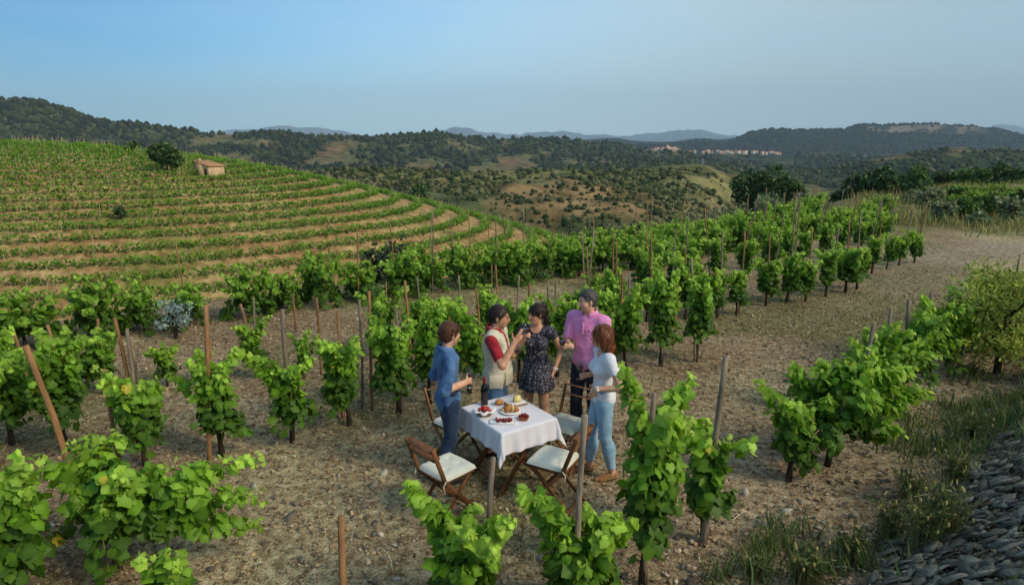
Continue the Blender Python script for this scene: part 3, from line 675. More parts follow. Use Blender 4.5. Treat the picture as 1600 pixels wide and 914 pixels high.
# second row, behind the people
G2 = 'vines in the row behind the group'
row2 = [
 ((-25, 745), dict(h=1.2, w=.8, nl=420), 0), ((20, 695), dict(h=1.2, w=.65, arms=[(.3, 0, .6)], nl=420), 0), ((105, 705), dict(h=1.35, w=.7, arms=[(.15, .1, .95), (-.3, 0, .6)], nl=480), 90),
 ((228, 728), dict(h=1.08, w=.55, arms=[(-.3, 0, .4), (.25, .1, .45)], nl=460), 130), ((348, 712), dict(h=1.12, w=.5, arms=[(-.55, .1, .55), (.15, 0, .7)], nl=430), 130),
 ((456, 690), dict(h=1.0, w=.42, arms=[(-.6, .05, .75), (-.4, 0, .6), (.15, 0, .3)], nl=420), 120), ((545, 665), dict(h=1.15, w=.55, arms=[(-.3, .1, .6), (.2, 0, .5)], nl=420), 90),
 ((622, 645), dict(h=1.2, w=.6, arms=[(-.3, 0, .6), (.3, .1, .8)], nl=420), 70), ((672, 630), dict(h=1.3, w=.6, arms=[(.2, 0, .9)], nl=400), 0), ((735, 615), dict(h=1.25, w=.6, nl=380), 0), ((810, 598), dict(h=1.3, w=.5, arms=[(.2, 0, .8)], nl=340), 0), ((870, 588), dict(h=1.2, w=.5, nl=320), 0), ((935, 580), dict(h=1.25, w=.5, arms=[(.2, 0, .8)], nl=340), 0),
 ((978, 578), dict(h=1.25, w=.5, arms=[(.2, 0, .8)], nl=360), 0), ((1032, 572), dict(h=1.45, w=.52, arms=[(-.3, 0, .9), (.2, 0, 1.05)], nl=460), 70), ((1086, 566), dict(h=1.42, w=.5, arms=[(.25, 0, 1.0), (-.2, 0, .9)], nl=440), 70)]
n2 = len(row2)
for i, (b, k, ns) in enumerate(row2):
    x, y = ground_px(*b); lab = f'{ordinal(i + 1)} vine from the left in the row just behind the group'
    if i == n2 - 1: lab = 'last vine at the right end of the row behind the group'
    vine_unique(x, y, lab, G2, 400 + i, ns, 0, **k)
# third row: small young vines, then the leafy row on the right
row3 = [(0, 640), (60, 628), (120, 622), (163, 618), (262, 603), (320, 598), (400, 590), (475, 592), (600, 560), (645, 552), (700, 540), (760, 528), (905, 512), (960, 505), (1010, 503), (1070, 500), (1120, 497), (1150, 492), (1196, 478), (1228, 474), (1258, 472), (1290, 464), (1320, 458), (1338, 452), (1362, 428), (1385, 420), (1404, 415), (1428, 411)]
for i, b in enumerate(row3):
    x, y = ground_px(*b); vine_copy(x, y, f'{ordinal(i + 1)} vine from the left in the third row back', 'vines in the third row', 0, 500 + i, .62 + .2 * (i % 3 == 0) if i < 8 else (.9 if b[0] < 880 else 1.0))
# fourth and later rows as curves on the ground
def curve_pts(ctrl, sp, jit, seed):
    c = np.array(ctrl, float); s_ = np.concatenate([[0], np.cumsum(np.linalg.norm(np.diff(c, axis=0), axis=1))]); r_ = np.random.default_rng(seed)
    t = np.arange(.2, s_[-1], sp); t = t + jit * (r_.random(len(t)) - .5) * sp
    return np.stack([np.interp(t, s_, c[:, 0]), np.interp(t, s_, c[:, 1])], 1) + jit * .4 * r_.normal(size=(len(t), 2)) * .5
ROWS = [
 ('the long middle hedge row', [gpx(-80, 570), gpx(0, 556), gpx(150, 530), gpx(300, 508), gpx(450, 485), gpx(600, 463), gpx(750, 446), gpx(900, 432), gpx(1050, 408), gpx(1200, 382), gpx(1300, 362), gpx(1385, 345)], .85, 1, 1.0, 600),
 ('the right row before the hedge', [gpx(1010, 462), gpx(1100, 446), gpx(1200, 424), gpx(1290, 402), gpx(1350, 385), gpx(1385, 372)], 1.15, 0, 1.0, 700),
 ('the short row behind the pink shirt', [gpx(930, 488), gpx(1010, 478), gpx(1090, 468)], 1.1, 0, .9, 730),
 ('the row just beyond the hedge', [(-2.6, 16.2), (1.6, 18.9), (5.3, 22.4), (11.2, 27.8), (15.6, 32.2)], 1.15, 1, .95, 760),
 ('the farthest row of the terrace', [(2.5, 21.6), (7, 25.8), (12.5, 30.6), (17.2, 35.6)], 1.3, 1, .95, 800),
]
for nm, ctrl, sp, kd, sc, sd_ in ROWS:
    pts = curve_pts(ctrl, sp, .35, sd_)
    for i, (x, y) in enumerate(pts):
        vine_copy(x, y, f'{ordinal(i + 1)} vine from the left in {nm}', f'vines in {nm}', kd, sd_ + i, sc)
    r_ = np.random.default_rng(sd_ + 5)
    for i, (x, y) in enumerate(pts):
        if r_.random() < (.3 if kd == 1 and x < -3 else .95):
            stake(x + .1 * r_.normal(), y + .15 * r_.normal(), 1.42 + .5 * r_.random(), (.13 * r_.normal(), .08 * r_.normal()), .02, f'stake at the {ordinal(i + 1)} vine from the left in {nm}', f'stakes in {nm}', sd_ + i)
for i, b in enumerate(row3):
    if b[0] > 850:
        x, y = ground_px(*b); r_ = np.random.default_rng(i + 70)
        stake(x + .08, y + .12, 1.45 + .45 * r_.random(), (.13 * r_.normal(), 0), .022, f'stake at the {ordinal(i + 1)} vine from the left in the third row back', 'stakes in the third row', 900 + i)
# hand-placed stakes
ST = [((38, 540), (112, 735), .042, 0, 'thick leaning stake behind the wide vine lower left'), ((20, 516), (60, 640), .03, 0, 'leaning stake at far left behind the thickest one'), ((75, 507), (106, 615), .03, 0, 'leaning stake fourth of the cluster at the left'), ((114, 540), (120, 625), .028, 1, 'short grey stake among the left vines'),
 ((152, 498), (157, 585), .028, 0, 'straight slim stake in the left part of the hedge'), ((181, 496), (214, 650), .032, 0, 'taller of the two crossing stakes at left'), ((196, 514), (215, 652), .03, 1, 'shorter of the two crossing stakes at left'), ((162, 576), (188, 722), .03, 0, 'sun-bleached stake in front of the small left vine'),
 ((205, 527), (216, 600), .022, 1, 'thin dark stake right of the crossing pair'), ((315, 477), (325, 718), .033, 0, 'tall straight stake with a vine on its right'), ((324, 497), (340, 640), .03, 0, 'stake close behind the tall straight stake'), ((305, 510), (308, 560), .024, 1, 'stub of a stake left of the tall straight one'),
 ((377, 475), (404, 575), .026, 0, 'slanting stake left of the thick vine stump'), ((396, 464), (399, 530), .022, 1, 'thin upright stake by the slanting one'), ((441, 484), (457, 686), .036, 1, 'thick upright stake beside a bare vine stump'), ((458, 459), (464, 520), .024, 0, 'stake on the bare strip before the hedge'),
 ((494, 465), (502, 585), .026, 0, 'stake above the small third-row vine'), ((528, 486), (536, 655), .026, 0, 'long stake left of the bushy sixth vine'), ((560, 470), (565, 640), .024, 1, 'slim grey stake in the bushy vine'), ((577, 455), (582, 640), .026, 0, 'tallest stake left of the group'),
 ((603, 440), (606, 490), .022, 0, 'small stake near the hedge left of the group'), ((634, 438), (642, 560), .03, 0, 'stout stake behind the denim shirt'), ((652, 433), (656, 480), .022, 1, 'small stake by the hedge above the denim shirt'), ((619, 480), (627, 645), .024, 1, 'dark slim stake left of the person in denim'),
 ((700, 475), (702, 545), .024, 0, 'stake above the head of the person in denim'), ((718, 430), (722, 525), .024, 1, 'long stake between denim shirt and vest'), ((744, 450), (752, 540), .026, 0, 'stake touching the left of the vest'), ((767, 414), (770, 505), .022, 0, 'left one of the two stakes over the man in the vest'), ((773, 414), (782, 500), .026, 0, 'right one of the two stakes over the man in the vest'),
 ((811, 430), (806, 520), .024, 1, 'stake between vest and dark dress'), ((826, 442), (824, 530), .024, 0, 'stake left of the ponytail'), ((856, 440), (858, 530), .026, 1, 'stake right of the ponytail'), ((867, 436), (868, 520), .024, 1, 'slim stake left of the pink shirt'),
 ((918, 385), (920, 470), .022, 0, 'left stake over the man in pink'), ((957, 360), (958, 440), .022, 0, 'tall far stake right of the man in pink'), ((972, 424), (970, 515), .026, 0, 'left stake of the pair right of the man in pink'), ((983, 428), (980, 520), .024, 1, 'right stake of the pair right of the man in pink'), ((1015, 385), (1019, 500), .026, 0, 'tall slender stake over the leafy vines at right'), ((1061, 410), (1056, 505), .026, 0, 'leaning stake over the last vines of the second row'), ((1084, 405), (1087, 566), .026, 1, 'stake inside the last vine behind the group'), ((1033, 440), (1033, 572), .026, 1, 'stake inside the last but one vine behind the group'),
 ((767, 714), (759, 985), .03, 1, 'weathered stake in front of the table'), ((913, 650), (897, 985), .032, 1, 'weathered stake in front of the right chair'), ((1024, 614), (1006, 912), .028, 1, 'dark stake inside the tall columnar vine'), ((1140, 560), (1100, 850), .034, 1, 'tall leaning stake with the slim vine'),
 ((534, 808), (540, 985), .034, 0, 'bare post at the bottom edge'), ((1364, 505), (1330, 690), .034, 1, 'leaning dark post out of the sprawling vine'), ((1391, 482), (1378, 640), .032, 1, 'first upright post behind the leaning dark post'), ((1418, 469), (1412, 610), .032, 1, 'second upright post along the right bank row'), ((1454, 457), (1448, 580), .032, 1, 'third upright post along the right bank row'), ((1482, 455), (1478, 560), .032, 1, 'fourth upright post along the right bank row'),
 ((1594, 398), (1585, 440), .03, 1, 'post by the yellow green shrub at the right edge')]
for i, (a, b, rd, gr, lab) in enumerate(ST): stake_px(a, b, lab, 1000 + i, rd, bool(gr), 'stakes standing near the group')

# ---- vine rows on the hill: too many and too far to count
r_ = np.random.default_rng(8)
pos = []; tip = []; nor = []; sz = []; cl = []; pP = MB(); pv_ = []; pq = []; pn = 0
for k in range(0, 31):
    rho = 2.6 + k * ROWP
    L = 2 * PI * rho * 1.25; n = int(L / .6)
    th = (np.arange(n) + .6 * r_.random(n)) * 2 * PI / n - PI
    hx_, hy_ = hill_xy(rho + .12 * r_.normal(size=n), th); u = hx_ / np.maximum(hy_, 1) * 1000 + 800
    gap = fbm(hx_ * .13 + k * 3.7, hy_ * .13, 3) + .10 * np.clip((k - 23) / 6, -.3, 1) > -.5
    ok = (u > -420) & (u < 960) & (hy_ < 150) & gap & (edge_dist(hx_, hy_) > 12)
    hx_, hy_ = hx_[ok], hy_[ok]; n = len(hx_)
    if not n: continue
    z = hill_zn(hx_, hy_); q = 17
    base = np.repeat(np.stack([hx_, hy_, z], 1), q, 0); h_ = .95 + .3 * r_.random(n)
    p = base + np.stack([.4 * r_.normal(size=n * q), .26 * r_.normal(size=n * q), .05 + .85 * np.repeat(h_, q) * r_.random(n * q) ** .8], 1)
    pos.append(p); o_ = r_.normal(size=(n * q, 3)); tip.append(o_ * .6 + np.array((0, 0, -.6))); nor.append(r_.normal(size=(n * q, 3)) * .6 + np.array((0, -.3, .7)))
    sz.append(.22 + .13 * r_.random(n * q)); age = np.clip((p[:, 2] - base[:, 2]) / 1.3, 0, 1) * .6; cl.append(leaf_cols(age, r_))
    ps = np.where(r_.random(n) < .3)[0]
    for j in ps:
        a = r_.random() * 6; hh_ = 1.5 + .4 * r_.random(); lx, ly = .08 * r_.normal(size=2); rr = .028
        b0 = np.array((hx_[j], hy_[j], z[j]))
        pv_.append(np.array([b0 + (rr * math.cos(a + c_ * 2.094), rr * math.sin(a + c_ * 2.094), 0) for c_ in range(3)] + [b0 + (lx + rr * math.cos(a + c_ * 2.094), ly + rr * math.sin(a + c_ * 2.094), hh_) for c_ in range(3)]))
        pq += [(pn + c_, pn + (c_ + 1) % 3, pn + 3 + (c_ + 1) % 3, pn + 3 + c_) for c_ in range(3)]; pn += 6
pos = np.concatenate(pos)
tag(link('hill_vine_rows', leaves_mesh('hill_vine_rows', pos, frames(np.concatenate(tip), np.concatenate(nor)), np.concatenate(sz), np.concatenate(cl), M['leaf'], LT1, r_)), 'green vine rows following the contours of the left hill', 'vines', kind='stuff')
M['palestake'] = mat('bleached_stake', 'cdb898', 'a8936f', .9, 3)
tag(link('hill_stakes', make_mesh('hill_stakes', np.concatenate(pv_), [np.array(pq)], M['palestake'])), 'pale thin stakes all over the left hill rows', 'stakes', kind='stuff')
# ================================================================ GROUND COVER
def in_view(x, y, z=0.0, pad=60):
    dz = z - CAMH; dep = y * cT - dz * sT; up = y * sT + dz * cT
    dep = np.maximum(dep, .01); u = CX + FPX * x / dep; v = CY - FPX * up / dep
    return (u > -pad) & (u < 1600 + pad) & (v < 914 + pad) & (v > 0)
def rand_rot(r_, n, tilt):
    a = r_.random(n) * 2 * PI; t1 = tilt * r_.normal(size=n); t2 = tilt * r_.normal(size=n)
    nz = np.stack([np.sin(t1), np.sin(t2), np.cos(t1) * np.cos(t2)], 1); tp = np.stack([np.cos(a), np.sin(a), np.zeros(n)], 1)
    return frames(tp, nz)
def chip_template(seed, th=.16):
    r_ = np.random.default_rng(seed); k = 6; a = (np.arange(k) + .5 * r_.random(k)) * 2 * PI / k; rad = .38 + .25 * r_.random(k)
    top = np.stack([np.cos(a) * rad, np.sin(a) * rad * .75, th * (.6 + .5 * r_.random(k))], 1); bot = np.stack([np.cos(a) * rad * 1.08, np.sin(a) * rad * .8, -th * np.ones(k)], 1)
    V = np.vstack([top, bot]); f = [(0, i, i + 1) for i in range(1, k - 1)] + [x for i in range(k) for x in ((i, i + k, (i + 1) % k + k), (i, (i + 1) % k + k, (i + 1) % k))]
    return V, np.array(f)
def slate_template(seed):
    r_ = np.random.default_rng(seed); k = 5; a = (np.arange(k) + .75 * (r_.random(k) - .5)) * 2 * PI / k; rad = .34 + .3 * r_.random(k); th = .02 + .025 * r_.random()
    top = np.stack([np.cos(a) * rad * (1.1 + .5 * r_.random()), np.sin(a) * rad * (.55 + .4 * r_.random()), th * (.7 + .6 * r_.random(k))], 1); bot = top * (1.02, 1.04, 0) - (0, 0, th)
    f = [(0, i, i + 1) for i in range(1, k - 1)] + [x for i in range(k) for x in ((i, i + k, (i + 1) % k + k), (i, (i + 1) % k + k, (i + 1) % k))]
    return np.vstack([top, bot]), np.array(f)
CH_FLAT = [slate_template(i) for i in range(10)]; CH_ROCK = [chip_template(i + 20, .32) for i in range(8)]
M['stone'] = mat('stone_chips', 'ffffff', 'b5aaa0', .85, 14, attr=True, bump=.4, bscale=60)
M['straw'] = mat('straw', 'ffffff', None, .8, attr=True)
M['slate'] = mat('slate', '84806e', '54524a', .65, 5, bump=.5, bscale=25, randv=.5, spec=.35)
r_ = np.random.default_rng(71)
def pick(n, x0, x1, y0, y1):
    x = r_.uniform(x0, x1, n); y = y0 + (y1 - y0) * r_.random(n) ** 1.5; m = in_view(x, y, 0.0, 160) & (edge_dist(x, y) < .5); return x[m], y[m]
# gravel
x, y = pick(70000, -11, 11, 3.6, 15); n = len(x)
keep = r_.random(n) < np.clip(.55 + 1.5 * fbm(x * .8, y * .8, 3), .15, 1); x, y = x[keep], y[keep]; n = len(x)
pal = np.array([lin(c) for c in ('b4a288', '9c8a72', 'c4b298', '877864', 'a08868', 'd0c2a8', '947858', '7c7264')])
pos = np.stack([x, y, zn(x, y) + .012], 1); sz = .012 + .05 * r_.random(n) ** 6
tag(link('gravel', leaves_mesh('gravel', pos, rand_rot(r_, n, .3), sz, pal[r_.integers(0, 8, n)] * (.7 + .5 * r_.random((n, 1))), M['stone'], CH_FLAT[:4] + CH_ROCK[:4], r_)), 'gravel and slate chips strewn over the terrace', 'gravel', kind='stuff')
# dead leaves and straw
def ribbon(seed):
    q = np.random.default_rng(seed); w = .011; t = np.linspace(0, 1, 4); b = .18 * (q.random() - .5); s_ = []
    for tt in t: s_ += [(-w + b * math.sin(tt * 3), tt - .5, .05 * math.sin(tt * PI)), (w + b * math.sin(tt * 3), tt - .5, .05 * math.sin(tt * PI))]
    return np.array(s_), np.array([x for i in range(3) for x in ((2 * i, 2 * i + 1, 2 * i + 3), (2 * i, 2 * i + 3, 2 * i + 2))])
RIB = [ribbon(i) for i in range(5)]
x, y = pick(110000, -12, 13, 3.6, 19); n = len(x); keep = r_.random(n) < np.clip(.5 + 2.2 * fbm(x * .45 + 7, y * .45, 3), .12, 1); x, y = x[keep], y[keep]; n = len(x)
pal2 = np.array([lin(c) for c in ('c9b68c', 'b5a078', 'd9c9a4', 'a08a64', '8f7a58')])
pos = np.stack([x, y, zn(x, y) + .02 + .02 * r_.random(n)], 1)
tag(link('straw', leaves_mesh('straw', pos, rand_rot(r_, n, .35), .035 + .11 * r_.random(n) ** 2 + .2 * (r_.random(n) < .01), pal2[r_.integers(0, 5, n)] * (.7 + .4 * r_.random((n, 1))), M['straw'], RIB, r_)), 'dry straw and twigs scattered on the soil', 'straw', kind='stuff')
x, y = pick(60000, -12, 13, 3.6, 18); n = len(x); pos = np.stack([x, y, zn(x, y) + .02], 1)
pal3 = np.array([lin(c) for c in ('a08260', '84684a', 'b89a70', '705a44', 'ab9274')])
tag(link('leaf_litter', leaves_mesh('leaf_litter', pos, rand_rot(r_, n, .5), .014 + .03 * r_.random(n), pal3[r_.integers(0, 5, n)] * (.7 + .5 * r_.random((n, 1))), M['straw'], LT1, r_)), 'withered brown leaves lying on the soil', 'leaves', kind='stuff')
# grass blades
def blade(seed):
    q = np.random.default_rng(seed); w = .035; c = .25 + .35 * q.random()
    V = [(-w, 0, 0), (w, 0, 0), (-w * .8, c * .25, .5), (w * .8, c * .25, .5), (0, c, .95)]
    return np.array(V), np.array([(0, 1, 3), (0, 3, 2), (2, 3, 4)])
BL = [blade(i) for i in range(5)]
def grass(name, label, x, y, h, cols, spread=.07, per=7):
    n = len(x) * per; xx = np.repeat(x, per) + spread * r_.normal(size=n); yy = np.repeat(y, per) + spread * r_.normal(size=n)
    a = r_.random(n) * 2 * PI; tp = np.stack([np.cos(a), np.sin(a), .15 * r_.normal(size=n)], 1); up = np.stack([.18 * r_.normal(size=n), .18 * r_.normal(size=n), np.ones(n)], 1)
    pos = np.stack([xx, yy, zn(xx, yy) - .005], 1)
    # blade template: tip along y, height along z
    o = link(name, leaves_mesh(name, pos, frames(tp, up), np.repeat(h, per) * (.6 + .7 * r_.random(n)), np.repeat(cols, per, 0) * (.7 + .6 * r_.random((n, 1))), M['foliage'], BL, r_))
    return tag(o, label, 'grass', kind='stuff')
gpal = np.array([lin(c) for c in ('6f7f3c', '5b6d34', '8b8a4c', 'a3975c', '4f6a38')])
x, y = pick(30000, -13, 16, 3.7, 26); n = len(x)
gk = fbm(x * .5 - 11, y * .5 + 3, 4) + .16 * (r_.random(n) - .5) + .04 * np.clip((y - 8) / 8, 0, 1) > .04
x, y = x[gk], y[gk]; grass('grass', 'low green grass patches between the vine rows', x, y, .03 + .06 * r_.random(len(x)), gpal[r_.choice([0, 1, 4, 4, 2, 3], len(x))])
x = r_.uniform(8, 60, 26000); y = r_.uniform(20, 62, 26000); m = in_view(x, y) & (edge_dist(x, y) < 1.5) & (fbm(x * .25, y * .25, 3) + .25 * (r_.random(len(x)) - .5) > -.0) & (x > y * .58 - 2)
px_ = np.interp(y, [10, 14, 18, 21, 24.2, 27], [7.5, 9.5, 12, 15.5, 30, 60]); m &= (np.abs(x - px_) > np.interp(y, [14, 20, 22, 26], [1.8, 2.2, 6, 9])) & (y > 24)
x, y = x[m], y[m]; grass('meadow_grass', 'dry meadow grass beside the track on the right', x, y, .22 + .35 * r_.random(len(x)), gpal[r_.integers(1, 4, len(x))] * 1.05, .25, 5)
x = r_.uniform(1.2, 12, 16000); y = r_.uniform(3.2, 13, 16000); bd = bank_dist(x, y)
m = in_view(x, y, zn(x, y)) & (bd > -.35) & (bd < 2.6) & (fbm(x * 1.3 + 5, y * 1.3, 3) + .25 * (r_.random(len(x)) - .5) > .02 + .14 * np.clip(bd - .9, 0, 2))
x, y = x[m], y[m]; grass('bank_grass', 'rough grass on the foot of the slate bank', x, y, .08 + .16 * r_.random(len(x)), gpal[r_.choice([0, 0, 1, 4, 4, 2], len(x))] * .95, .05, 6)
# tall weed clumps on the bank, each a plant
def weed(u, v, h, nb, label, flowers=0, seed=0):
    x0, y0 = ground_px(u, v); q = np.random.default_rng(seed); t = empty('wild_weed', (x0, y0, znf(x0, y0)), 0, label, 'weed', 'tall weeds on the bank')
    st = MB(); tips = []
    for i in range(nb):
        a = q.random() * 2 * PI; r0 = .10 * q.random() ** .5; L = h * (.5 + .6 * q.random()); ln = .35 * q.random() * L
        b0 = np.array((r0 * math.cos(a), r0 * math.sin(a), -.03)); e = b0 + (ln * math.cos(a), ln * math.sin(a), L)
        pl = bez(b0, b0 + (0, 0, L * .6), e, 5); st.tube(pl, np.linspace(.0032, .0014, 5), 3, False); tips.append(e)
    st.obj('stems', M['weed'], t)
    tp = np.array(tips); n = nb * 9; k = q.integers(0, nb, n); f = .1 + .85 * q.random(n)
    p = tp[k] * np.stack([f ** 2, f ** 2, f], 1); o = q.normal(size=(n, 3))
    l = link('leaves', leaves_mesh('leaves', p, frames(o + (0, 0, .6), q.normal(size=(n, 3)) + (0, 0, .5)), .03 + .05 * q.random(n), gpal[q.integers(0, 5, n)] * (.6 + .4 * q.random((n, 1))), M['foliage'], [(v * np.array((.3, 1, 1)), f_) for v, f_ in LT1], q), t); l['kind'] = 'stuff'
    for i in range(flowers):
        MB().ell(tips[q.integers(0, nb)], (.011, .011, .022), 6, 4).obj('seed_head', M['bloom'], t, True)
M['weed'] = mat('weed_stem', '7a8048', '9a8a5a', .8, 30); M['bloom'] = mat('seed_head', 'd8c27a', 'b09a5a', .8, 40)
for i, (u, v, h, nb, lab, fl) in enumerate([(1440, 860, .5, 80, 'tall weed clump with yellow seed heads in the middle of the bank', 16), (1390, 850, .42, 60, 'weed clump left of the one with yellow seed heads', 8), (1260, 915, .35, 70, 'dense low weed clump at the bottom edge of the bank', 6), (1490, 760, .45, 50, 'weed clump at the edge of the loose slate', 5), (1480, 840, .5, 50, 'weed clump touching the loose slate lower right', 6), (1330, 880, .32, 50, 'small weed clump between two bigger ones', 4), (1520, 690, .4, 40, 'weed clump high on the bank', 3), (1180, 900, .2, 30, 'tiny weed clump below the tall leaning stake', 2), (1420, 780, .36, 45, 'weed clump above the one with yellow seed heads', 4)]):
    weed(u, v, h, nb, lab, fl, 60 + i)
# loose slates on the bank
bankz = zn
x = r_.uniform(1.2, 14, 150000); y = r_.uniform(2.6, 13, 150000); bd = bank_dist(x, y); edge_ = .7 + .5 * fbm(x * .6, y * .6, 3) * 2
m = in_view(x, y, zn(x, y), 420) & ((bd > edge_) | ((bd > -.5) & (r_.random(len(x)) < .10 + .3 * np.clip(bd, 0, 1)))); x, y = x[m], y[m]; n = len(x)
gzx = (zn(x + .1, y) - zn(x - .1, y)) / .2; gzy = (zn(x, y + .1) - zn(x, y - .1)) / .2
Nn = np.stack([-gzx, -gzy, np.ones(n)], 1) + .2 * r_.normal(size=(n, 3)) * np.array((1, 1, .2)); a = r_.random(n) * 2 * PI
Fr = frames(np.stack([np.cos(a), np.sin(a), gzx * np.cos(a) + gzy * np.sin(a)], 1), Nn)
sz = (.018 + .10 * r_.random(n) ** 4) * np.where(bd[m] > edge_[m], 1, .6); pos = np.stack([x, y, zn(x, y) + .01 + .05 * r_.random(n)], 1)
dd = np.linalg.norm(pos - CAMP, axis=1) * np.where(in_view(x, y, zn(x, y), 20), 1, 3); lim = np.argsort(-(sz / dd))
SLM = [make_mesh('slate', v, f, M['slate']) for v, f in CH_FLAT]
for i in lim[:260]:
    o = link('slate', SLM[r_.integers(0, 10)], ground); o.matrix_basis = Matrix.LocRotScale(Vector(pos[i]) + Vector((0, 0, .02)), Matrix(Fr[i].tolist()).to_quaternion(), Vector((sz[i] * 1.5,) * 3))
rest = lim[260:30000]; spal = np.array([lin(c) for c in ('7c7a68', '626052', '8e8a76', '504d46', '857358', '9c9884')])
o = link('slate_scree', leaves_mesh('slate_scree', pos[rest], Fr[rest], sz[rest] * 1.2, spal[r_.integers(0, 6, len(rest))] * (.75 + .5 * r_.random((len(rest), 1))), M['stone'], CH_FLAT, r_), ground); o['kind'] = 'stuff'
# single stones one can pick out
STM = [make_mesh('stone', v, f, mat('stone_%d' % i, c, c2, .85, 20, bump=.5)) for i, ((v, f), c, c2) in enumerate(zip(CH_ROCK[:6], ('a3947e', '8a7c6a', 'b8aa94', '7a6e60', 'cfc4b2', '96785a'), ('857661', '6a5e50', '9c8d78', '5a5048', 'b3a692', '7a5e44')))]
for (u, v, s_) in [(455, 812, .17), (398, 762, .1), (412, 850, .07), (620, 905, .06), (690, 880, .08), (700, 790, .12), (640, 780, .1), (1278, 825, .06), (1210, 700, .09), (1215, 720, .08), (860, 830, .07), (600, 740, .09), (585, 760, .12), (520, 720, .08), (560, 690, .09), (1120, 905, .07), (1150, 880, .06), (470, 875, .07), (330, 890, .08), (590, 860, .06), (1050, 600, .1), (1180, 640, .1), (1260, 560, .12), (490, 640, .08), (400, 640, .1), (250, 860, .1), (420, 600, .1), (1165, 770, .1), (1190, 820, .12), (1230, 800, .1)]:
    x0, y0 = ground_px(u, v); o = link('stone', STM[r_.integers(0, 6)], ground, (x0, y0, znf(x0, y0) + s_ * .08), (.2 * r_.normal(), .2 * r_.normal(), r_.random() * 6), (s_, s_ * .8, s_ * .8))
# ================================================================ TREES, SHED, VILLAGE
def tree(name, label, base, h, w, pal, seed, nl=2600, leaf=.22, trunk=.3, group=None, lobes=9, lift=.25, dens=.75, cat='tree', narrow=False):
    q = np.random.default_rng(seed); t = empty(name, base, 0, label, cat, group)
    th = h * trunk; tr = MB(); rt = max(.04, h * .028)
    top = np.array((w * .05 * q.normal(), w * .05 * q.normal(), h * .75))
    pl = bez(np.array((0, 0, -.3)), np.array((w * .06 * q.normal(), w * .06 * q.normal(), h * .4)), top, 7); tr.tube(pl, np.linspace(rt * 1.3, rt * .3, 7), 8)
    cs = []; rs = []
    for i in range(lobes):
        a = 2 * PI * i / lobes + q.random(); rr = w * .5 * (.35 + .45 * q.random()); zz = h * (lift + .12 + (1 - lift - .3) * q.random())
        c = np.array((rr * math.cos(a), rr * math.sin(a), zz)); cs.append(c); rs.append(np.array((1, 1, .8)) * w * (.17 + .11 * q.random()))
        s0 = pl[2 + q.integers(0, 3)]; tr.tube(bez(s0, (s0 + c) / 2 + (0, 0, .05 * h), c, 5), np.linspace(rt * .5, rt * .12, 5), 5, False)
    cs.append(np.array((0, 0, h * .78))); rs.append(np.array((w * .25, w * .25, h * .22))); cs.append(np.array((0, 0, h * (lift + .35)))); rs.append(np.array((w * .36, w * .36, h * .26)))
    tr.obj('trunk', M['bark'], t, True)
    k = q.integers(0, len(cs), nl); d = q.normal(size=(nl, 3)); d /= np.linalg.norm(d, axis=1)[:, None]
    rad = dens + (1.12 - dens) * q.random(nl); p = np.array(cs)[k] + d * np.array(rs)[k] * rad[:, None]
    p[:, 2] = np.maximum(p[:, 2], h * lift * .6)
    clump = .65 + .7 * vnoise(p[:, 0] * 2.2 / (w / 4) + 9, p[:, 2] * 2.2 / (w / 4) + p[:, 1])
    pal = np.array([lin(c) for c in pal]); cols = pal[q.integers(0, len(pal), nl)] * clump[:, None] * (.75 + .5 * q.random((nl, 1)))
    te = [(v * np.array((.32, 1, 1)), f) for v, f in LT1] if narrow else LT1
    c = link('crown', leaves_mesh('crown', p, frames(d + .6 * q.normal(size=(nl, 3)), d + (0, 0, .5) + .5 * q.normal(size=(nl, 3))), leaf * (.6 + .8 * q.random(nl)), cols, M['foliage'], te, q), t); c['kind'] = 'stuff'
    return t
DK = ('3a5226', '476030', '30441f', '55703a'); OL = ('7a8458', '8a9268', '646e46', '9aa278'); MG = ('4d6a2a', '5d7a34', '3c5522', '6c8640'); YG = ('b4bc48', 'c2c660', '9aa83c', '86963a')
def tree_at(u, vtop, y, hpx_w, h, name, label, pal, seed, zb=None, **k):
    """place by its top pixel at ground distance y"""
    p = at_y(u, vtop, y); z = p[2] - h if zb is None else zb; w = hpx_w / 1000 * y
    return tree(name, label, (p[0], y, z), p[2] - z, w, pal, seed, **k)
tree_at(1210, 264, 52, 102, 7.0, 'pine_tree', 'large dark round pine beyond the far end of the vine rows', DK, 1, nl=9000, leaf=.22, lobes=14, lift=.18, dens=.8)
tree_at(1336, 275, 47, 62, 4.6, 'oak_tree', 'dark oak left of the pair of trees on the right plateau', DK, 2, nl=4500, leaf=.2, lift=.12)
tree_at(1384, 263, 45, 70, 4.8, 'oak_tree', 'tallest dark oak on the right plateau', DK, 3, nl=5000, leaf=.2, lift=.12)
tree_at(1437, 259, 62, 46, 4.2, 'oak_tree', 'rounded green oak behind the tallest plateau oak', MG, 4, nl=4500, leaf=.2, lift=.1)
tree_at(1440, 282, 43, 36, 2.2, 'holm_bush', 'low dark bush to the right of the tallest plateau oak', DK, 5, nl=1000, leaf=.22, lift=.05, trunk=.1, cat='bush')
tree_at(1432, 297, 37, 44, 2.6, 'olive_tree', 'silvery olive in front of the plateau oaks', OL, 6, nl=2200, leaf=.2, lift=.06, narrow=True)
tree_at(1500, 266, 74, 26, 2.8, 'holm_bush', 'leftmost bush along the ridge track on the right', MG, 7, nl=900, leaf=.3, lift=.06, cat='bush')
tree_at(1526, 263, 72, 40, 3.0, 'holm_bush', 'round bush second along the ridge track on the right', MG, 8, nl=1200, leaf=.3, lift=.06, cat='bush')
tree_at(1566, 256, 84, 34, 3.6, 'oak_tree', 'third tree along the ridge track on the right', DK, 9, nl=1200, leaf=.34, lift=.08)
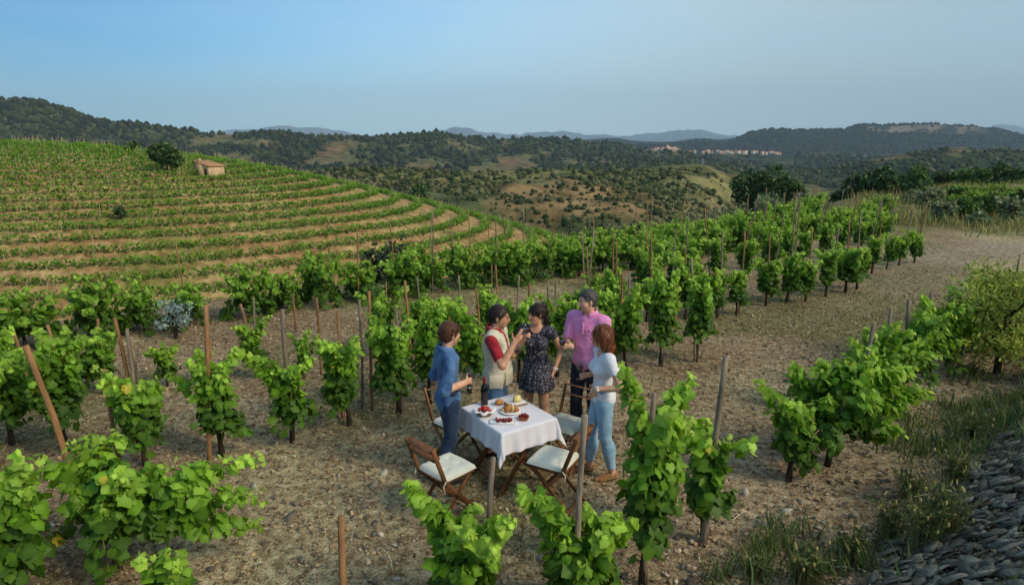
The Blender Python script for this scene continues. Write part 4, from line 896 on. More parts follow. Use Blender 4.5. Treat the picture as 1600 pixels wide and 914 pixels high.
tree_at(1592, 264, 72, 34, 3.0, 'holm_bush', 'dark bush cut off by the right edge on the ridge track', DK, 10, nl=1100, leaf=.3, lift=.06, cat='bush')
tree_at(1475, 268, 76, 36, 2.6, 'holm_bush', 'wide low bush left of the ridge track bushes', DK, 33, nl=900, leaf=.3, lift=.05, cat='bush')
for i, (u, v, y, w, h) in enumerate([(1160, 318, 40, 56, 3.4), (1205, 300, 42, 48, 4.0), (1248, 304, 40, 50, 3.6), (1290, 309, 41, 44, 3.4), (1120, 326, 38, 44, 3.0)]):
    tree_at(u, v, y, w, h, 'olive_tree', ['silvery olive left below the big pine', 'silvery olive in front of the big pine', 'silvery olive at the right foot of the big pine', 'silvery olive between the pine and the plateau oaks', 'leftmost silvery olive behind the vine rows'][i], OL, 40 + i, nl=1900, leaf=.2, lift=.08, narrow=True, group='olives behind the vine rows')
for i, (u, v, w, h, pl_, nm) in enumerate([(1470, 345, 40, .9, OL, 'grey green bush left of the far track'), (1505, 340, 44, 1.0, MG, 'green bush beside the far grass strip'), (1545, 338, 40, 1.1, MG, 'green bush in the middle of the far grass strip'), (1580, 345, 44, 1.1, OL, 'grey green bush near the right edge above the track'), (1455, 325, 36, 1.1, OL, 'pale bush under the silvery olive on the plateau'), (1490, 318, 34, 1.0, MG, 'green bush below the ridge track'), (1530, 352, 30, .6, OL, 'small bush on the verge of the track'), (1598, 330, 36, 1.1, DK, 'dark bush cut by the right edge above the track')]):
    x0, y0 = gpx(u, v); tree('verge_bush', nm, (x0, y0, znf(x0, y0)), h, w / 1000 * y0, pl_, 140 + i, nl=900, leaf=.12, lift=.02, dens=.5, cat='bush', group='bushes by the far track')
for k in range(3):
    for i in range(9):
        u = 1484 + i * 14 + 5 * k; v = 322 - k * 8; x0, y0 = gpx(u, v); vine_copy(x0, y0, f'{ordinal(i + 1)} vine from the left in plateau row {["nearest", "middle", "farthest"][k]} to the viewer', 'vines on the right plateau', 1, 1700 + 20 * k + i, .6)
# the yellow green shrub on the right and the little grey one in the hedge
x0, y0 = ground_px(1560, 585)
tree('almond_shrub', 'airy yellow green almond shrub at the right edge', (x0, y0, znf(x0, y0)), 1.75, 1.7, YG, 51, nl=6500, leaf=.065, lift=.03, dens=.25, narrow=True, cat='shrub', lobes=12)
x0, y0 = ground_px(1625, 520)
tree('almond_shrub', 'second almond shrub mostly outside the right edge', (x0, y0, znf(x0, y0)), 1.7, 1.5, YG, 52, nl=4000, leaf=.065, lift=.03, dens=.25, narrow=True, cat='shrub', lobes=10)
x0, y0 = ground_px(275, 528)
tree('lavender_shrub', 'small grey blue shrub in front of the hedge row at left', (x0, y0, znf(x0, y0)), .75, .7, ('9fb0a8', '8299a0', 'b5c0b8', '6f8a80'), 53, nl=700, leaf=.05, lift=.1, dens=.3, narrow=True, cat='shrub')
# trees on and below the vineyard hill
def hill_tree(u, v, name, label, hpx, wpx, pal, seed, **k):
    d = ray(u, v); t = np.linspace(40, 160, 2400); pts = np.array((0, 0, CAMH))[None] + d[None] * t[:, None]
    below = pts[:, 2] - hill_zn(pts[:, 0], pts[:, 1]) < 0
    i = np.argmax(below) if below.any() else np.argmin(np.abs(t - 128 / d[1]))
    p = pts[i]; return tree(name, label, (p[0], p[1], hill_zn(p[0:1], p[1:2])[0]), hpx / 1000 * p[1], wpx / 1000 * p[1], pal, seed, **k), p
hill_tree(262, 272, 'oak_tree', 'dark oak left of the stone hut on the hill', 46, 38, DK, 61, nl=2600, leaf=.4, lift=.25)
hill_tree(210, 240, 'young_oak', 'thin little tree on the hill crest left of the oak', 17, 18, MG, 62, nl=300, leaf=.35, lift=.3)
hill_tree(190, 344, 'young_oak', 'small round tree alone among the hill rows', 19, 15, DK, 63, nl=420, leaf=.3, lift=.35)
tree_at(655, 287, 150, 28, 5.0, 'holm_bush', 'dark round bush at the far right foot of the hill', DK, 64, nl=900, leaf=.5, lift=.05, cat='bush')
tree_at(620, 368, 34, 78, 4.2, 'thorn_bush', 'dark thorny bush rising behind the hedge row', ('3a4a2c', '55603c', '2c3a22', '6a7048'), 65, nl=1500, leaf=.17, lift=.1, dens=.4, cat='bush')
tree_at(585, 380, 33, 44, 3.6, 'thorn_bush', 'smaller dark bush left of the thorny bush behind the hedge', ('3a4a2c', '55603c', '2c3a22'), 66, nl=800, leaf=.17, lift=.1, dens=.4, cat='bush')
for i, (u, v, y, w, h) in enumerate(sorted([(745, 325, 150, 46, 6), (700, 335, 145, 30, 4.5), (780, 330, 160, 30, 5), (820, 312, 210, 34, 7), (870, 300, 260, 36, 8), (940, 306, 250, 40, 8), (890, 335, 190, 34, 6), (1000, 300, 280, 34, 8), (560, 285, 200, 30, 6), (715, 296, 240, 34, 7), (610, 268, 330, 24, 6), (812, 268, 380, 16, 6), (895, 256, 400, 22, 8), (1010, 285, 330, 22, 7), (1060, 285, 330, 24, 7)])):
    tree_at(u, v, y, w, h, 'holm_oak', f'{ordinal(i + 1)} large holm oak from the left on the dry middle hill', [DK, MG][i % 3 == 1], 80 + i, nl=600, leaf=.03 * h, lift=.05, group='holm oaks on the middle hill')
# ---- stone hut on the hill
d = ray(316, 278); t = np.linspace(60, 140, 2000); pts = np.array((0, 0, CAMH))[None] + d[None] * t[:, None]; i = np.argmax(pts[:, 2] < hill_zn(pts[:, 0], pts[:, 1])); hp = pts[i]
M['hutwall'] = mat('hut_stone', 'dcbc94', 'b4946c', .95, 5, bump=1.0, bscale=5, detail=8); M['tile'] = mat('old_tiles', 'c09468', '9a6e4a', .9, 4, bump=.8)
hut = empty('stone_hut', (hp[0], hp[1], hp[2] - .4), R(-32), 'small pale stone hut among the vines on the hill', 'hut')
Lx, Ly, z0, z1, th_ = 3.9, 2.7, 2.2, 2.9, .35
w_ = MB(); 
def slab(pts2, y0_, y1_):   # prism with x,z profile
    n = len(pts2); V = [(p, y0_, q) for p, q in pts2] + [(p, y1_, q) for p, q in pts2]
    return V, [(i_, (i_ + 1) % n, n + (i_ + 1) % n, n + i_) for i_ in range(n)], [(0, i_ + 1, i_) for i_ in range(1, n - 1)] + [(n, n + i_, n + i_ + 1) for i_ in range(1, n - 1)]
for y0_, y1_ in ((0, th_), (Ly - th_, Ly)):
    if y0_ == 0:    # front wall with a doorway
        for pp in ([(-Lx / 2, 0), (.5, 0), (.5, z1 - .35), (-Lx / 2, z1)], [(1.35, 0), (Lx / 2, 0), (Lx / 2, z0), (1.35, z0 + .18)], [(.5, 1.75), (1.35, 1.75), (1.35, z0 + .18), (.5, z1 - .35)]): w_.add(*slab(pp, y0_, y1_))
    else: w_.add(*slab([(-Lx / 2, 0), (Lx / 2, 0), (Lx / 2, z0), (-Lx / 2, z1)], y0_, y1_))
w_.box((-Lx / 2 + th_ / 2 - .01, Ly / 2, z1 / 2 - .02), (th_, Ly - 2 * th_, z1 - .04)); w_.box((Lx / 2 - th_ / 2 + .01, Ly / 2, z0 / 2), (th_, Ly - 2 * th_, z0 - .02))
w_.obj('wall', M['hutwall'], hut)
MB().bar((-Lx / 2 - .15, Ly / 2, z1 + .10), (Lx / 2 + .2, Ly / 2, z0 + .04), Ly + .3, .14, (0, 0, 1), .02).obj('roof', M['tile'], hut)
MB().box((-Lx / 2 + .9, .5, z1 + .2), (.4, .4, .5)).obj('chimney_stub', M['hutwall'], hut)
MB().box((.925, .27, .86), (.8, .06, 1.72)).obj('door', mat('hut_door', '4a3a2c', '3a2c20', .9, 10), hut)
# ---- village on the far ridge
M['vwall'] = mat('village_wall', 'dcc2a4', 'bd9e80', .9, .4, randv=.25); M['vwhite'] = mat('village_white', 'e6dccd', 'd0c4b2', .9, .4, randv=.12); M['vroof'] = mat('village_roof', 'b5795a', '94604a', .9, .4, randv=.2); M['vwin'] = mat('village_window', '4a4038')
def house(u, v, y, w, h, dp, white, label, q):
    p = at_y(u, v, y); t = empty('village_house', (p[0], y, p[2] - h - 4), q.normal() * .35, label, 'house', 'houses of the far village')
    hh_ = h + 4; MB().box((0, 0, hh_ / 2), (w, dp, hh_)).obj('wall', M['vwhite' if white else 'vwall'], t)
    rf = MB(); o_ = .4; rf.add([(-w / 2 - o_, -dp / 2 - o_, hh_ - .1), (w / 2 + o_, -dp / 2 - o_, hh_ - .1), (w / 2 + o_, dp / 2 + o_, hh_ - .1), (-w / 2 - o_, dp / 2 + o_, hh_ - .1), (-w / 2 - o_, 0, hh_ + 1.8), (w / 2 + o_, 0, hh_ + 1.8)], [(0, 1, 5, 4), (2, 3, 4, 5), (3, 2, 1, 0)], [(0, 4, 3), (1, 2, 5)]); rf.obj('roof', M['vroof'], t)
    for k in range(max(1, int(w / 4.5))):
        for l in range(2 if h > 6 else 1): MB().box((-w / 2 + (k + .5) * w / max(1, int(w / 4.5)), -dp / 2 - .03, hh_ - 1.9 - 3 * l), (1.0, .1, 1.4)).obj('window', M['vwin'], t)
q = np.random.default_rng(17); hl = []
for u in np.arange(984, 1062, 3.3):
    vt = np.interp(u, [984, 1005, 1020, 1045, 1062], [243, 238, 232, 230, 234])
    for lay in range(3):
        v = vt + lay * 3.6 + q.normal() * .8
        if v < 251 - abs(u - 1030) * .02 and q.random() < .85: hl.append((u + q.normal(), v, 1930 - lay * 22, 11 + 9 * q.random(), 7 + 5 * q.random(), 10, q.random() < .4))
for u in np.arange(1066, 1222, 4.6):
    if q.random() < .8: hl.append((u + 1.3 * q.normal(), 235.8 + .016 * (u - 1066) + .9 * q.normal(), 1960, 7 + 11 * q.random() ** 2, 3.5 + 5 * q.random() ** 1.5, 9, u > 1110 and q.random() < .4))
hl.sort()
for i, a in enumerate(hl): house(*a, f'{ordinal(i + 1)} house from the left in the far hill village', q)
p = at_y(1043, 227.5, 1925); ch = empty('village_church', (p[0], 1925, p[2] - 30), 0, 'church with square tower at the top of the far village', 'church')
MB().box((0, 0, 15), (6.5, 6.5, 30)).obj('tower', M['vwall'], ch); MB().lathe([(4.7, 0), (0.01, 3.2)], 4, (0, 0, 30)).obj('tower_roof', M['vroof'], ch); MB().box((-13, 3, 10), (19, 11, 20)).obj('nave', M['vwhite'], ch)
MB().add([(-23, -3, 19.9), (-3.4, -3, 19.9), (-3.4, 9, 19.9), (-23, 9, 19.9), (-23, 3, 23), (-3.4, 3, 23)], [(0, 1, 5, 4), (2, 3, 4, 5)], [(0, 4, 3), (1, 2, 5)]).obj('nave_roof', M['vroof'], ch)
p = at_y(1098, 252, 950); py = empty('power_pylon', (p[0], 950, p[2] - 20), 0, 'thin lattice pylon on the slope below the village', 'pylon')
m_ = MB()
for sx in (-1, 1):
    for sy in (-1, 1): m_.tube([(sx * 2, sy * 2, 0), (sx * .3, sy * .3, 24)], .14, 4)
for z in range(3, 24, 3):
    w0 = 2 - 1.7 * z / 24; m_.tube([(-w0, -w0, z), (w0, -w0, z + 2)], .08, 3); m_.tube([(w0, -w0, z), (-w0, -w0, z + 2)], .08, 3)
m_.obj('mast', mat('pylon_steel', '9a9c98', None, .5), py)
ca_ = MB()
for z in (17, 20, 23): ca_.tube([(-4, 0, z), (4, 0, z)], .12, 4)
ca_.obj('crossarms', mat('pylon_arm', '9a9c98', None, .5), py)
for i, (u, v, y) in enumerate([(952, 231.5, 1850), (960, 232, 1850), (955, 233.5, 1840), (656, 233, 1650), (700, 268, 600), (1579, 242, 1300), (203, 208, 1380), (1502, 232, 1500)]):
    house(u, v, y, 12 if y > 1000 else 4, 4 if y > 1000 else 2.2, 8 if y > 1000 else 4, i % 2 == 0, ['left white farmhouse on the ridge before the village', 'right farmhouse on the ridge before the village', 'low farm building under the ridge farmhouses', 'lone farmhouse on the wooded ridge left of centre', 'tiny white hut at the edge of the middle hill field', 'pale farmhouse on the slope at the right edge', 'pale quarry shed on the left ridge', 'white building right of the village line'][i], q)
# ================================================================ TABLE, CHAIRS, FOOD
TR = R(34); TC = np.array((-.04, 6.16)); TH_ = .735
M['teak'] = mat('oiled_wood', '8a5a36', '63401f', .55, 3, bump=.25, bscale=20, stretch=(6, 6, .8), detail=8)
M['teak2'] = mat('oiled_wood_worn', '9a6c44', '6f4828', .6, 3, bump=.25, bscale=20, stretch=(6, 6, .8), detail=8)
M['linen'] = mat('white_linen', 'e9e4e6', 'ddd7da', .9, 3, bump=.12, bscale=180, sheen=.2)
M['cush'] = mat('cream_cotton', 'e8e4d2', 'dad5c0', .95, 4, bump=.3, bscale=22); M['cush2'] = mat('grey_cotton', 'bdbdaf', 'aaa99c', .95, 4, bump=.3, bscale=22)
gz = znf(*TC)
tb = empty('folding_table', (TC[0], TC[1], gz), TR, 'brown wooden folding table under the white cloth', 'table')
tw, td = .62, .74
for i in range(6): MB().box((-tw / 2 + (i + .5) * tw / 6, 0, TH_ - .012), (tw / 6 - .006, td, .022), None, .003).obj('slat', M['teak'], tb)
for sy in (-1, 1):
    MB().bar((-.30, sy * .27, -.02), (.26, sy * .27, TH_ - .03), .05, .026, (0, 1, 0)).obj('leg', M['teak'], tb)
    MB().bar((.30, sy * .235, -.02), (-.26, sy * .235, TH_ - .03), .05, .026, (0, 1, 0)).obj('leg', M['teak'], tb)
for sx in (-1, 1): MB().bar((sx * -.245, -.225, .075), (sx * -.245, .225, .075), .03, .022).obj('stretcher', M['teak'], tb)
# cloth
N_ = 90; ov = .24; s_ = np.linspace(-1, 1, N_ + 1)
SX, SY = np.meshgrid(s_ * (tw / 2 + ov), s_ * (td / 2 + ov), indexing='ij')
cxx = np.clip(SX, -tw / 2 - .004, tw / 2 + .004); cyy = np.clip(SY, -td / 2 - .004, td / 2 + .004)
ox, oy = SX - cxx, SY - cyy; d_ = np.hypot(ox, oy); ux = np.where(d_ > 1e-6, ox / np.maximum(d_, 1e-6), 0); uy = np.where(d_ > 1e-6, oy / np.maximum(d_, 1e-6), 0)
corner = (np.abs(ox) > 1e-6) & (np.abs(oy) > 1e-6)
along = np.where(np.abs(ox) > np.abs(oy), SY, SX)
wave = .014 * np.sin(along * 26 + 1.3 * np.sign(ox + oy * 2)) + .010 * np.sin(along * 47 + 2)
ang = np.arctan2(np.abs(oy), np.abs(ox)); fold = np.where(corner, np.abs(np.sin(2 * ang)), 0)
outw = np.minimum(d_, .02) + d_ * .10 + np.clip(d_ * 3, 0, 1) * wave * (1 - fold * .5) + fold * d_ * .22
drop = np.where(d_ > .012, d_ - .012, 0) * .985
top = TH_ + .004 + .0025 * fbm(SX * 9, SY * 9, 3)
V = np.stack([cxx + ux * outw, cyy + uy * outw, top - drop], -1).reshape(-1, 3)
ia = np.arange((N_ + 1) ** 2).reshape(N_ + 1, N_ + 1); q4 = np.stack([ia[:-1, :-1], ia[1:, :-1], ia[1:, 1:], ia[:-1, 1:]], -1).reshape(-1, 4)
cl_ = link('tablecloth', make_mesh('tablecloth', V, q4, M['linen'], None, True), None, (TC[0], TC[1], gz), (0, 0, TR))
sm = cl_.modifiers.new('thick', 'SOLIDIFY'); sm.thickness = .002; sm.offset = 1
tag(cl_, 'white linen cloth hanging in points over the table', 'tablecloth')
def chair(px, pz, face_from, face_to, label, mt, cu):
    x, y = gpx(*px, z=pz); a = np.array(gpx(*face_from, z=pz)); b = np.array(gpx(*face_to, z=pz)); rz = math.atan2(b[1] - a[1], b[0] - a[0])
    t = empty('folding_chair', (x, y, znf(x, y)), rz, label, 'chair', 'folding chairs round the table'); w = .19
    for sy in (-1, 1):
        m_ = MB(); m_.bar((.26, sy * w, -.01), (-.155, sy * w, .45), .04, .02, (0, 1, 0)); m_.bar((-.147, sy * w, .43), (-.29, sy * w, .83), .04, .0205, (0, 1, 0)); m_.obj('leg', mt, t)
        MB().bar((-.25, sy * (w - .03), -.01), (.17, sy * (w - .03), .42), .038, .02, (0, 1, 0)).obj('leg', mt, t)
        MB().box((0.02, sy * (w - .03), .432), (.40, .022, .03), None, .003).obj('seat_rail', mt, t)
    for i in range(6): MB().box((-.15 + i * .067, 0, .455), (.055, 2 * w - .05, .014), None, .003).obj('seat_slat', mt, t)
    for k in (0, 1):
        f = .93 - .24 * k; MB().bar((-.147 - .143 * f + .012, -w + .01, .43 + .40 * f), (-.147 - .143 * f + .012, w - .01, .43 + .40 * f), .075, .014, (-.34, 0, .94)).obj('back_slat', mt, t)
    MB().bar((.215, -w + .01, .045), (.215, w - .01, .045), .03, .02).obj('stretcher', mt, t); MB().bar((-.205, -w + .035, .045), (-.205, w - .035, .045), .03, .02).obj('stretcher', mt, t)
    # tufted cushion
    n = 26; g_ = np.linspace(-1, 1, n); U, W = np.meshgrid(g_, g_, indexing='ij'); e_ = np.clip(1 - np.maximum(np.abs(U), np.abs(W)) ** 6, 0, 1)
    tuft = sum(np.exp(-((U - a_) ** 2 + (W - b_) ** 2) / .018) for a_ in (-.4, .4) for b_ in (-.4, .4))
    hgt = .05 * e_ ** .5 - .016 * tuft * e_ + .004 * np.sin(U * 9 + W * 4) * e_
    px_ = .03 + .195 * U * (1 + .03 * np.cos(W * 1.5)); py_ = .195 * W * (1 + .03 * np.cos(U * 1.5))
    Vt = np.stack([px_, py_, .466 + hgt], -1).reshape(-1, 3); Vb = np.stack([px_, py_, .464 - .001 * e_], -1).reshape(-1, 3)
    ii = np.arange(n * n).reshape(n, n); qa = np.stack([ii[:-1, :-1], ii[1:, :-1], ii[1:, 1:], ii[:-1, 1:]], -1).reshape(-1, 4)
    c = link('cushion', make_mesh('cushion', np.vstack([Vt, Vb]), np.vstack([qa, qa[:, ::-1] + n * n]), cu, None, True), t)
    for sy in (-1, 1):
        MB().tube([(-.15, sy * .19, .475), (-.175, sy * .215, .47), (-.19, sy * .20, .44), (-.185, sy * .215, .38)], .006, 5).obj('tie', cu, c, True)
    return t
chair((695, 727), .50, (668, 738), (722, 713), 'folding chair with tufted cream cushion front left of the table', M['teak'], M['cush'])
chair((869, 712), .50, (893, 718), (846, 706), 'folding chair with flat cream cushion in front of the table on the right', M['teak'], M['cush'])
chair((886, 656), .50, (897, 645), (868, 664), 'folding chair with grey cushion between table and man in pink', M['teak2'], M['cush2'])
chair((712, 653), .50, (696, 646), (730, 660), 'folding chair mostly hidden behind the person in denim', M['teak2'], M['cush'])
# ---- food
def tpos(u, v, z=TH_ + .008): x, y = gpx(u, v, z + gz); return (x, y, z + gz)
M['china'] = mat('white_china', 'ece9e2', None, .25, spec=.5); M['wicker'] = mat('wicker', 'd3b483', 'a5824f', .8, 30, bump=1, bscale=90, stretch=(1, 1, 6)); M['tomato'] = mat('tomato_red', 'b3271a', '8e1a14', .3, 12, spec=.5)
M['crust'] = mat('bread_crust', 'c98d52', 'a0602c', .75, 10, bump=.5, bscale=50); M['crumb'] = mat('bread_crumb', 'e6cd9f', 'd2b27c', .9, 20, bump=.5); M['salami'] = mat('salami', '9a3a34', '6d211f', .5, 45); M['terra'] = mat('terracotta', 'b5673c', '95502c', .7, 12); M['cheese'] = mat('cheese', 'ecd98f', 'e0c878', .6, 10)
# basket with tomatoes
b = empty('bread_basket', tpos(757, 648), 0, 'small woven basket lined with cloth at the left of the table', 'basket')
MB().lathe([(.0, .002), (.060, .002), (.078, .05), (.084, .055), (.078, .058), (.058, .012), (0, .012)], 28, sx=1.15).obj('bowl', M['wicker'], b, True)
nl_ = MB(); a_ = np.linspace(0, 2 * PI, 41)[:-1]; rr = .083 + .012 * np.sin(a_ * 7)
nl_.add(np.concatenate([np.stack([.06 * np.cos(a_) * 1.15, .06 * np.sin(a_), np.full(40, .05)], 1), np.stack([rr * np.cos(a_) * 1.15, rr * np.sin(a_), .066 + .008 * np.sin(a_ * 9)], 1), np.stack([(rr + .014) * np.cos(a_) * 1.15, (rr + .014) * np.sin(a_), .045 + .008 * np.sin(a_ * 5)], 1)]), [(r0 * 40 + i, r0 * 40 + (i + 1) % 40, r0 * 40 + 40 + (i + 1) % 40, r0 * 40 + 40 + i) for r0 in range(2) for i in range(40)]); nl_.obj('napkin', M['linen'], b, True)
q = np.random.default_rng(4); bp = b.location
tl = ['leftmost', 'second', 'third', 'fourth', 'fifth', 'sixth', 'rightmost']
for i in range(7):
    a = i * 2.4; r0 = .05 * math.sqrt(i / 7); o = MB().ell((0, 0, 0), (.024, .024, .021), 12, 8).obj('tomato', M['tomato'], None, True, loc=(bp[0] + r0 * math.cos(a) * 1.1, bp[1] + r0 * math.sin(a), bp[2] + .06 + .012 * (i < 3)), rot=(q.random(), q.random(), 0))
    tag(o, 'red cherry tomato heaped in the lined basket', 'tomato', 'tomatoes in the basket')
# plate with loaf
p0 = tpos(797, 643); o = MB().lathe([(0, .003), (.07, .003), (.11, .012), (.114, .014), (.11, .018), (.07, .008), (0, .008)], 36).obj('plate', M['china'], None, True, loc=p0); tag(o, 'round white plate under the sliced loaf', 'plate')
lf = empty('bread_loaf', (p0[0], p0[1], p0[2] + .012), R(12), 'golden sliced loaf on the round plate', 'bread')
for i in range(6):
    x0 = -.07 + i * .028; sc = 1 - .5 * abs(i - 2.5) ** 2 / 9; mm = MB(); mm.ell((x0, 0, .034 * sc), (.022, .062 * sc, .042 * sc), 14, 9); mm.obj('slice', M['crust'] if i % 3 else M['crumb'], lf, True, rot=(0, R(6 * (i - 2)), R(5 * q.normal())))
# long plate of sausage
p0 = tpos(786, 660); sp = empty('sausage_plate', p0, R(-4), 'long white rectangular plate at the front of the table', 'plate')
mm = MB(); mm.box((0, 0, .006), (.25, .105, .01), None, .004); mm.obj('dish', M['china'], sp)
for sx, sy, wx, wy in ((0, 1, .25, .008), (0, -1, .25, .008), (1, 0, .008, .09), (-1, 0, .008, .09)): MB().box((sx * .121, sy * .049, .014), (wx, wy, .010), None, .002).obj('rim', M['china'], sp)
for i in range(26):
    o = MB().lathe([(0, -.002), (.017, -.002), (.018, 0), (.017, .002), (0, .002)], 12).obj('sausage_slice', M['salami'], None, False, loc=(p0[0] + .085 * (2 * q.random() - 1), p0[1] + .03 * (2 * q.random() - 1), p0[2] + .018 + .012 * q.random()), rot=(R(35) * q.normal() * .7, R(35) * q.normal() * .7, 0)); tag(o, 'dark red sausage slice on the long white plate', 'sausage', 'sausage slices on the long plate')
# terracotta bowl
p0 = tpos(818, 655); o = MB().lathe([(0, .002), (.045, .002), (.056, .03), (.058, .034), (.052, .034), (.042, .008), (0, .008)], 28).obj('clay_bowl', M['terra'], None, True, loc=p0); tag(o, 'round terracotta bowl at the right front of the table', 'bowl')
for i in range(9):
    a = i * 2.4; r0 = .042 * math.sqrt(i / 9); o = MB().ell((0, 0, 0), (.016, .013, .013), 10, 7).obj('dried_tomato', mat('olive_red', '7a2418', '5a1a14', .4, 20) if i == 0 else bpy.data.materials['olive_red'], None, True, loc=(p0[0] + r0 * math.cos(a), p0[1] + r0 * math.sin(a), p0[2] + .036 + .012 * (i < 4)), rot=(0, 0, a)); tag(o, 'dark red dried tomato piled in the clay bowl', 'tomato', 'dried tomatoes in the clay bowl')
# board, cheese, second basket
p0 = tpos(806, 632); bd_ = empty('serving_tray', p0, R(30), 'cloth lined tray with handles at the back of the table', 'tray')
MB().box((0, 0, .012), (.22, .13, .02), None, .004).obj('base', M['wicker'], bd_); MB().box((0, 0, .026), (.20, .12, .008), None, .004).obj('napkin', M['linen'], bd_)
for sx in (-1, 1): MB().tube([(sx * .11, -.03, .02), (sx * .125, -.025, .045), (sx * .125, .025, .045), (sx * .11, .03, .02)], .006, 6).obj('handle', M['wicker'], bd_, True)
ch_ = MB(); ch_.add([(-.04, -.028, 0), (.04, -.028, 0), (.04, .028, 0), (-.04, .028, 0), (-.036, -.02, .062), (.03, -.024, .07), (.03, .022, .066), (-.036, .02, .058)], [(3, 2, 1, 0), (4, 5, 6, 7), (0, 1, 5, 4), (1, 2, 6, 5), (2, 3, 7, 6), (3, 0, 4, 7)])
o = ch_.obj('cheese_wedge', M['cheese'], None, False, loc=(p0[0] + .012, p0[1] + .01, p0[2] + .03), rot=(0, 0, R(20))); tag(o, 'pale yellow block of cheese on the tray', 'cheese')
p0 = tpos(780, 632); o = MB().ell((0, 0, .03), (.055, .038, .03), 14, 9, jit=.3, g=3).obj('bread_roll', M['crust'], None, True, loc=p0, rot=(0, 0, R(40))); tag(o, 'brown bread roll behind the sliced loaf', 'bread')
# wine bottle
M['bottle'] = mat('dark_glass', '140d0a', None, .08, spec=.6); M['foil'] = mat('red_foil', '8c1f22', None, .4); M['label'] = mat('bottle_label', '3a3330', '2a2523', .7, 20)
p0 = tpos(757, 632); bt = empty('wine_bottle', p0, 0, 'dark wine bottle with red capsule beside the man in the vest', 'bottle')
MB().lathe([(0, 0), (.036, 0), (.0375, .004), (.0375, .185), (.033, .205), (.016, .232), (.0145, .24), (.0145, .262)], 24).obj('body', M['bottle'], bt, True)
MB().lathe([(.0152, .245), (.0155, .30), (.016, .302), (.0155, .308), (0, .308)], 20).obj('capsule', M['foil'], bt, True); MB().lathe([(.038, .06), (.038, .15)], 24).obj('label', M['label'], bt, True)
# ---- wine glass
def glass_mat():
    m, n, b_ = new_mat('clear_glass'); out = n.nodes['Material Output']; n.nodes.remove(b_)
    tr_ = n.nodes.new('ShaderNodeBsdfTransparent'); tr_.inputs[0].default_value = (.93, .95, .95, 1); gl = n.nodes.new('ShaderNodeBsdfGlossy'); gl.inputs['Roughness'].default_value = .04
    lw = n.nodes.new('ShaderNodeLayerWeight'); lw.inputs[0].default_value = .25; fr = n.nodes.new('ShaderNodeMapRange'); fr.inputs[3].default_value = .02; fr.inputs[4].default_value = .35; n.links.new(lw.outputs['Facing'], fr.inputs[0]); mm_ = n.nodes.new('ShaderNodeMixShader'); n.links.new(fr.outputs[0], mm_.inputs[0]); n.links.new(tr_.outputs[0], mm_.inputs[1]); n.links.new(gl.outputs[0], mm_.inputs[2]); n.links.new(mm_.outputs[0], out.inputs[0]); return m
M['glass'] = glass_mat(); M['wine'] = mat('red_wine', '30060e', None, .08, spec=.5)
def wine_glass(loc, label, tilt=(0, 0)):
    t = empty('wine_glass', loc, 0, label, 'glass', 'wine glasses in hands'); t.rotation_euler = (tilt[0], tilt[1], 0)
    MB().lathe([(.026, .105), (.038, .125), (.0415, .145), (.040, .17), (.034, .205), (.0335, .206), (.0392, .17), (.0405, .145), (.037, .126), (.025, .107)], 24).obj('bowl', M['glass'], t, True)
    MB().lathe([(.0005, .001), (.034, .001), (.034, .003), (.006, .008), (.0038, .02), (.0036, .085), (.008, .098), (.026, .105)], 20).obj('stem', M['glass'], t, True)
    MB().lathe([(.0005, .1035), (.0245, .1075), (.0355, .1265), (.0385, .144), (.0005, .144)], 20).obj('wine', M['wine'], t, True)
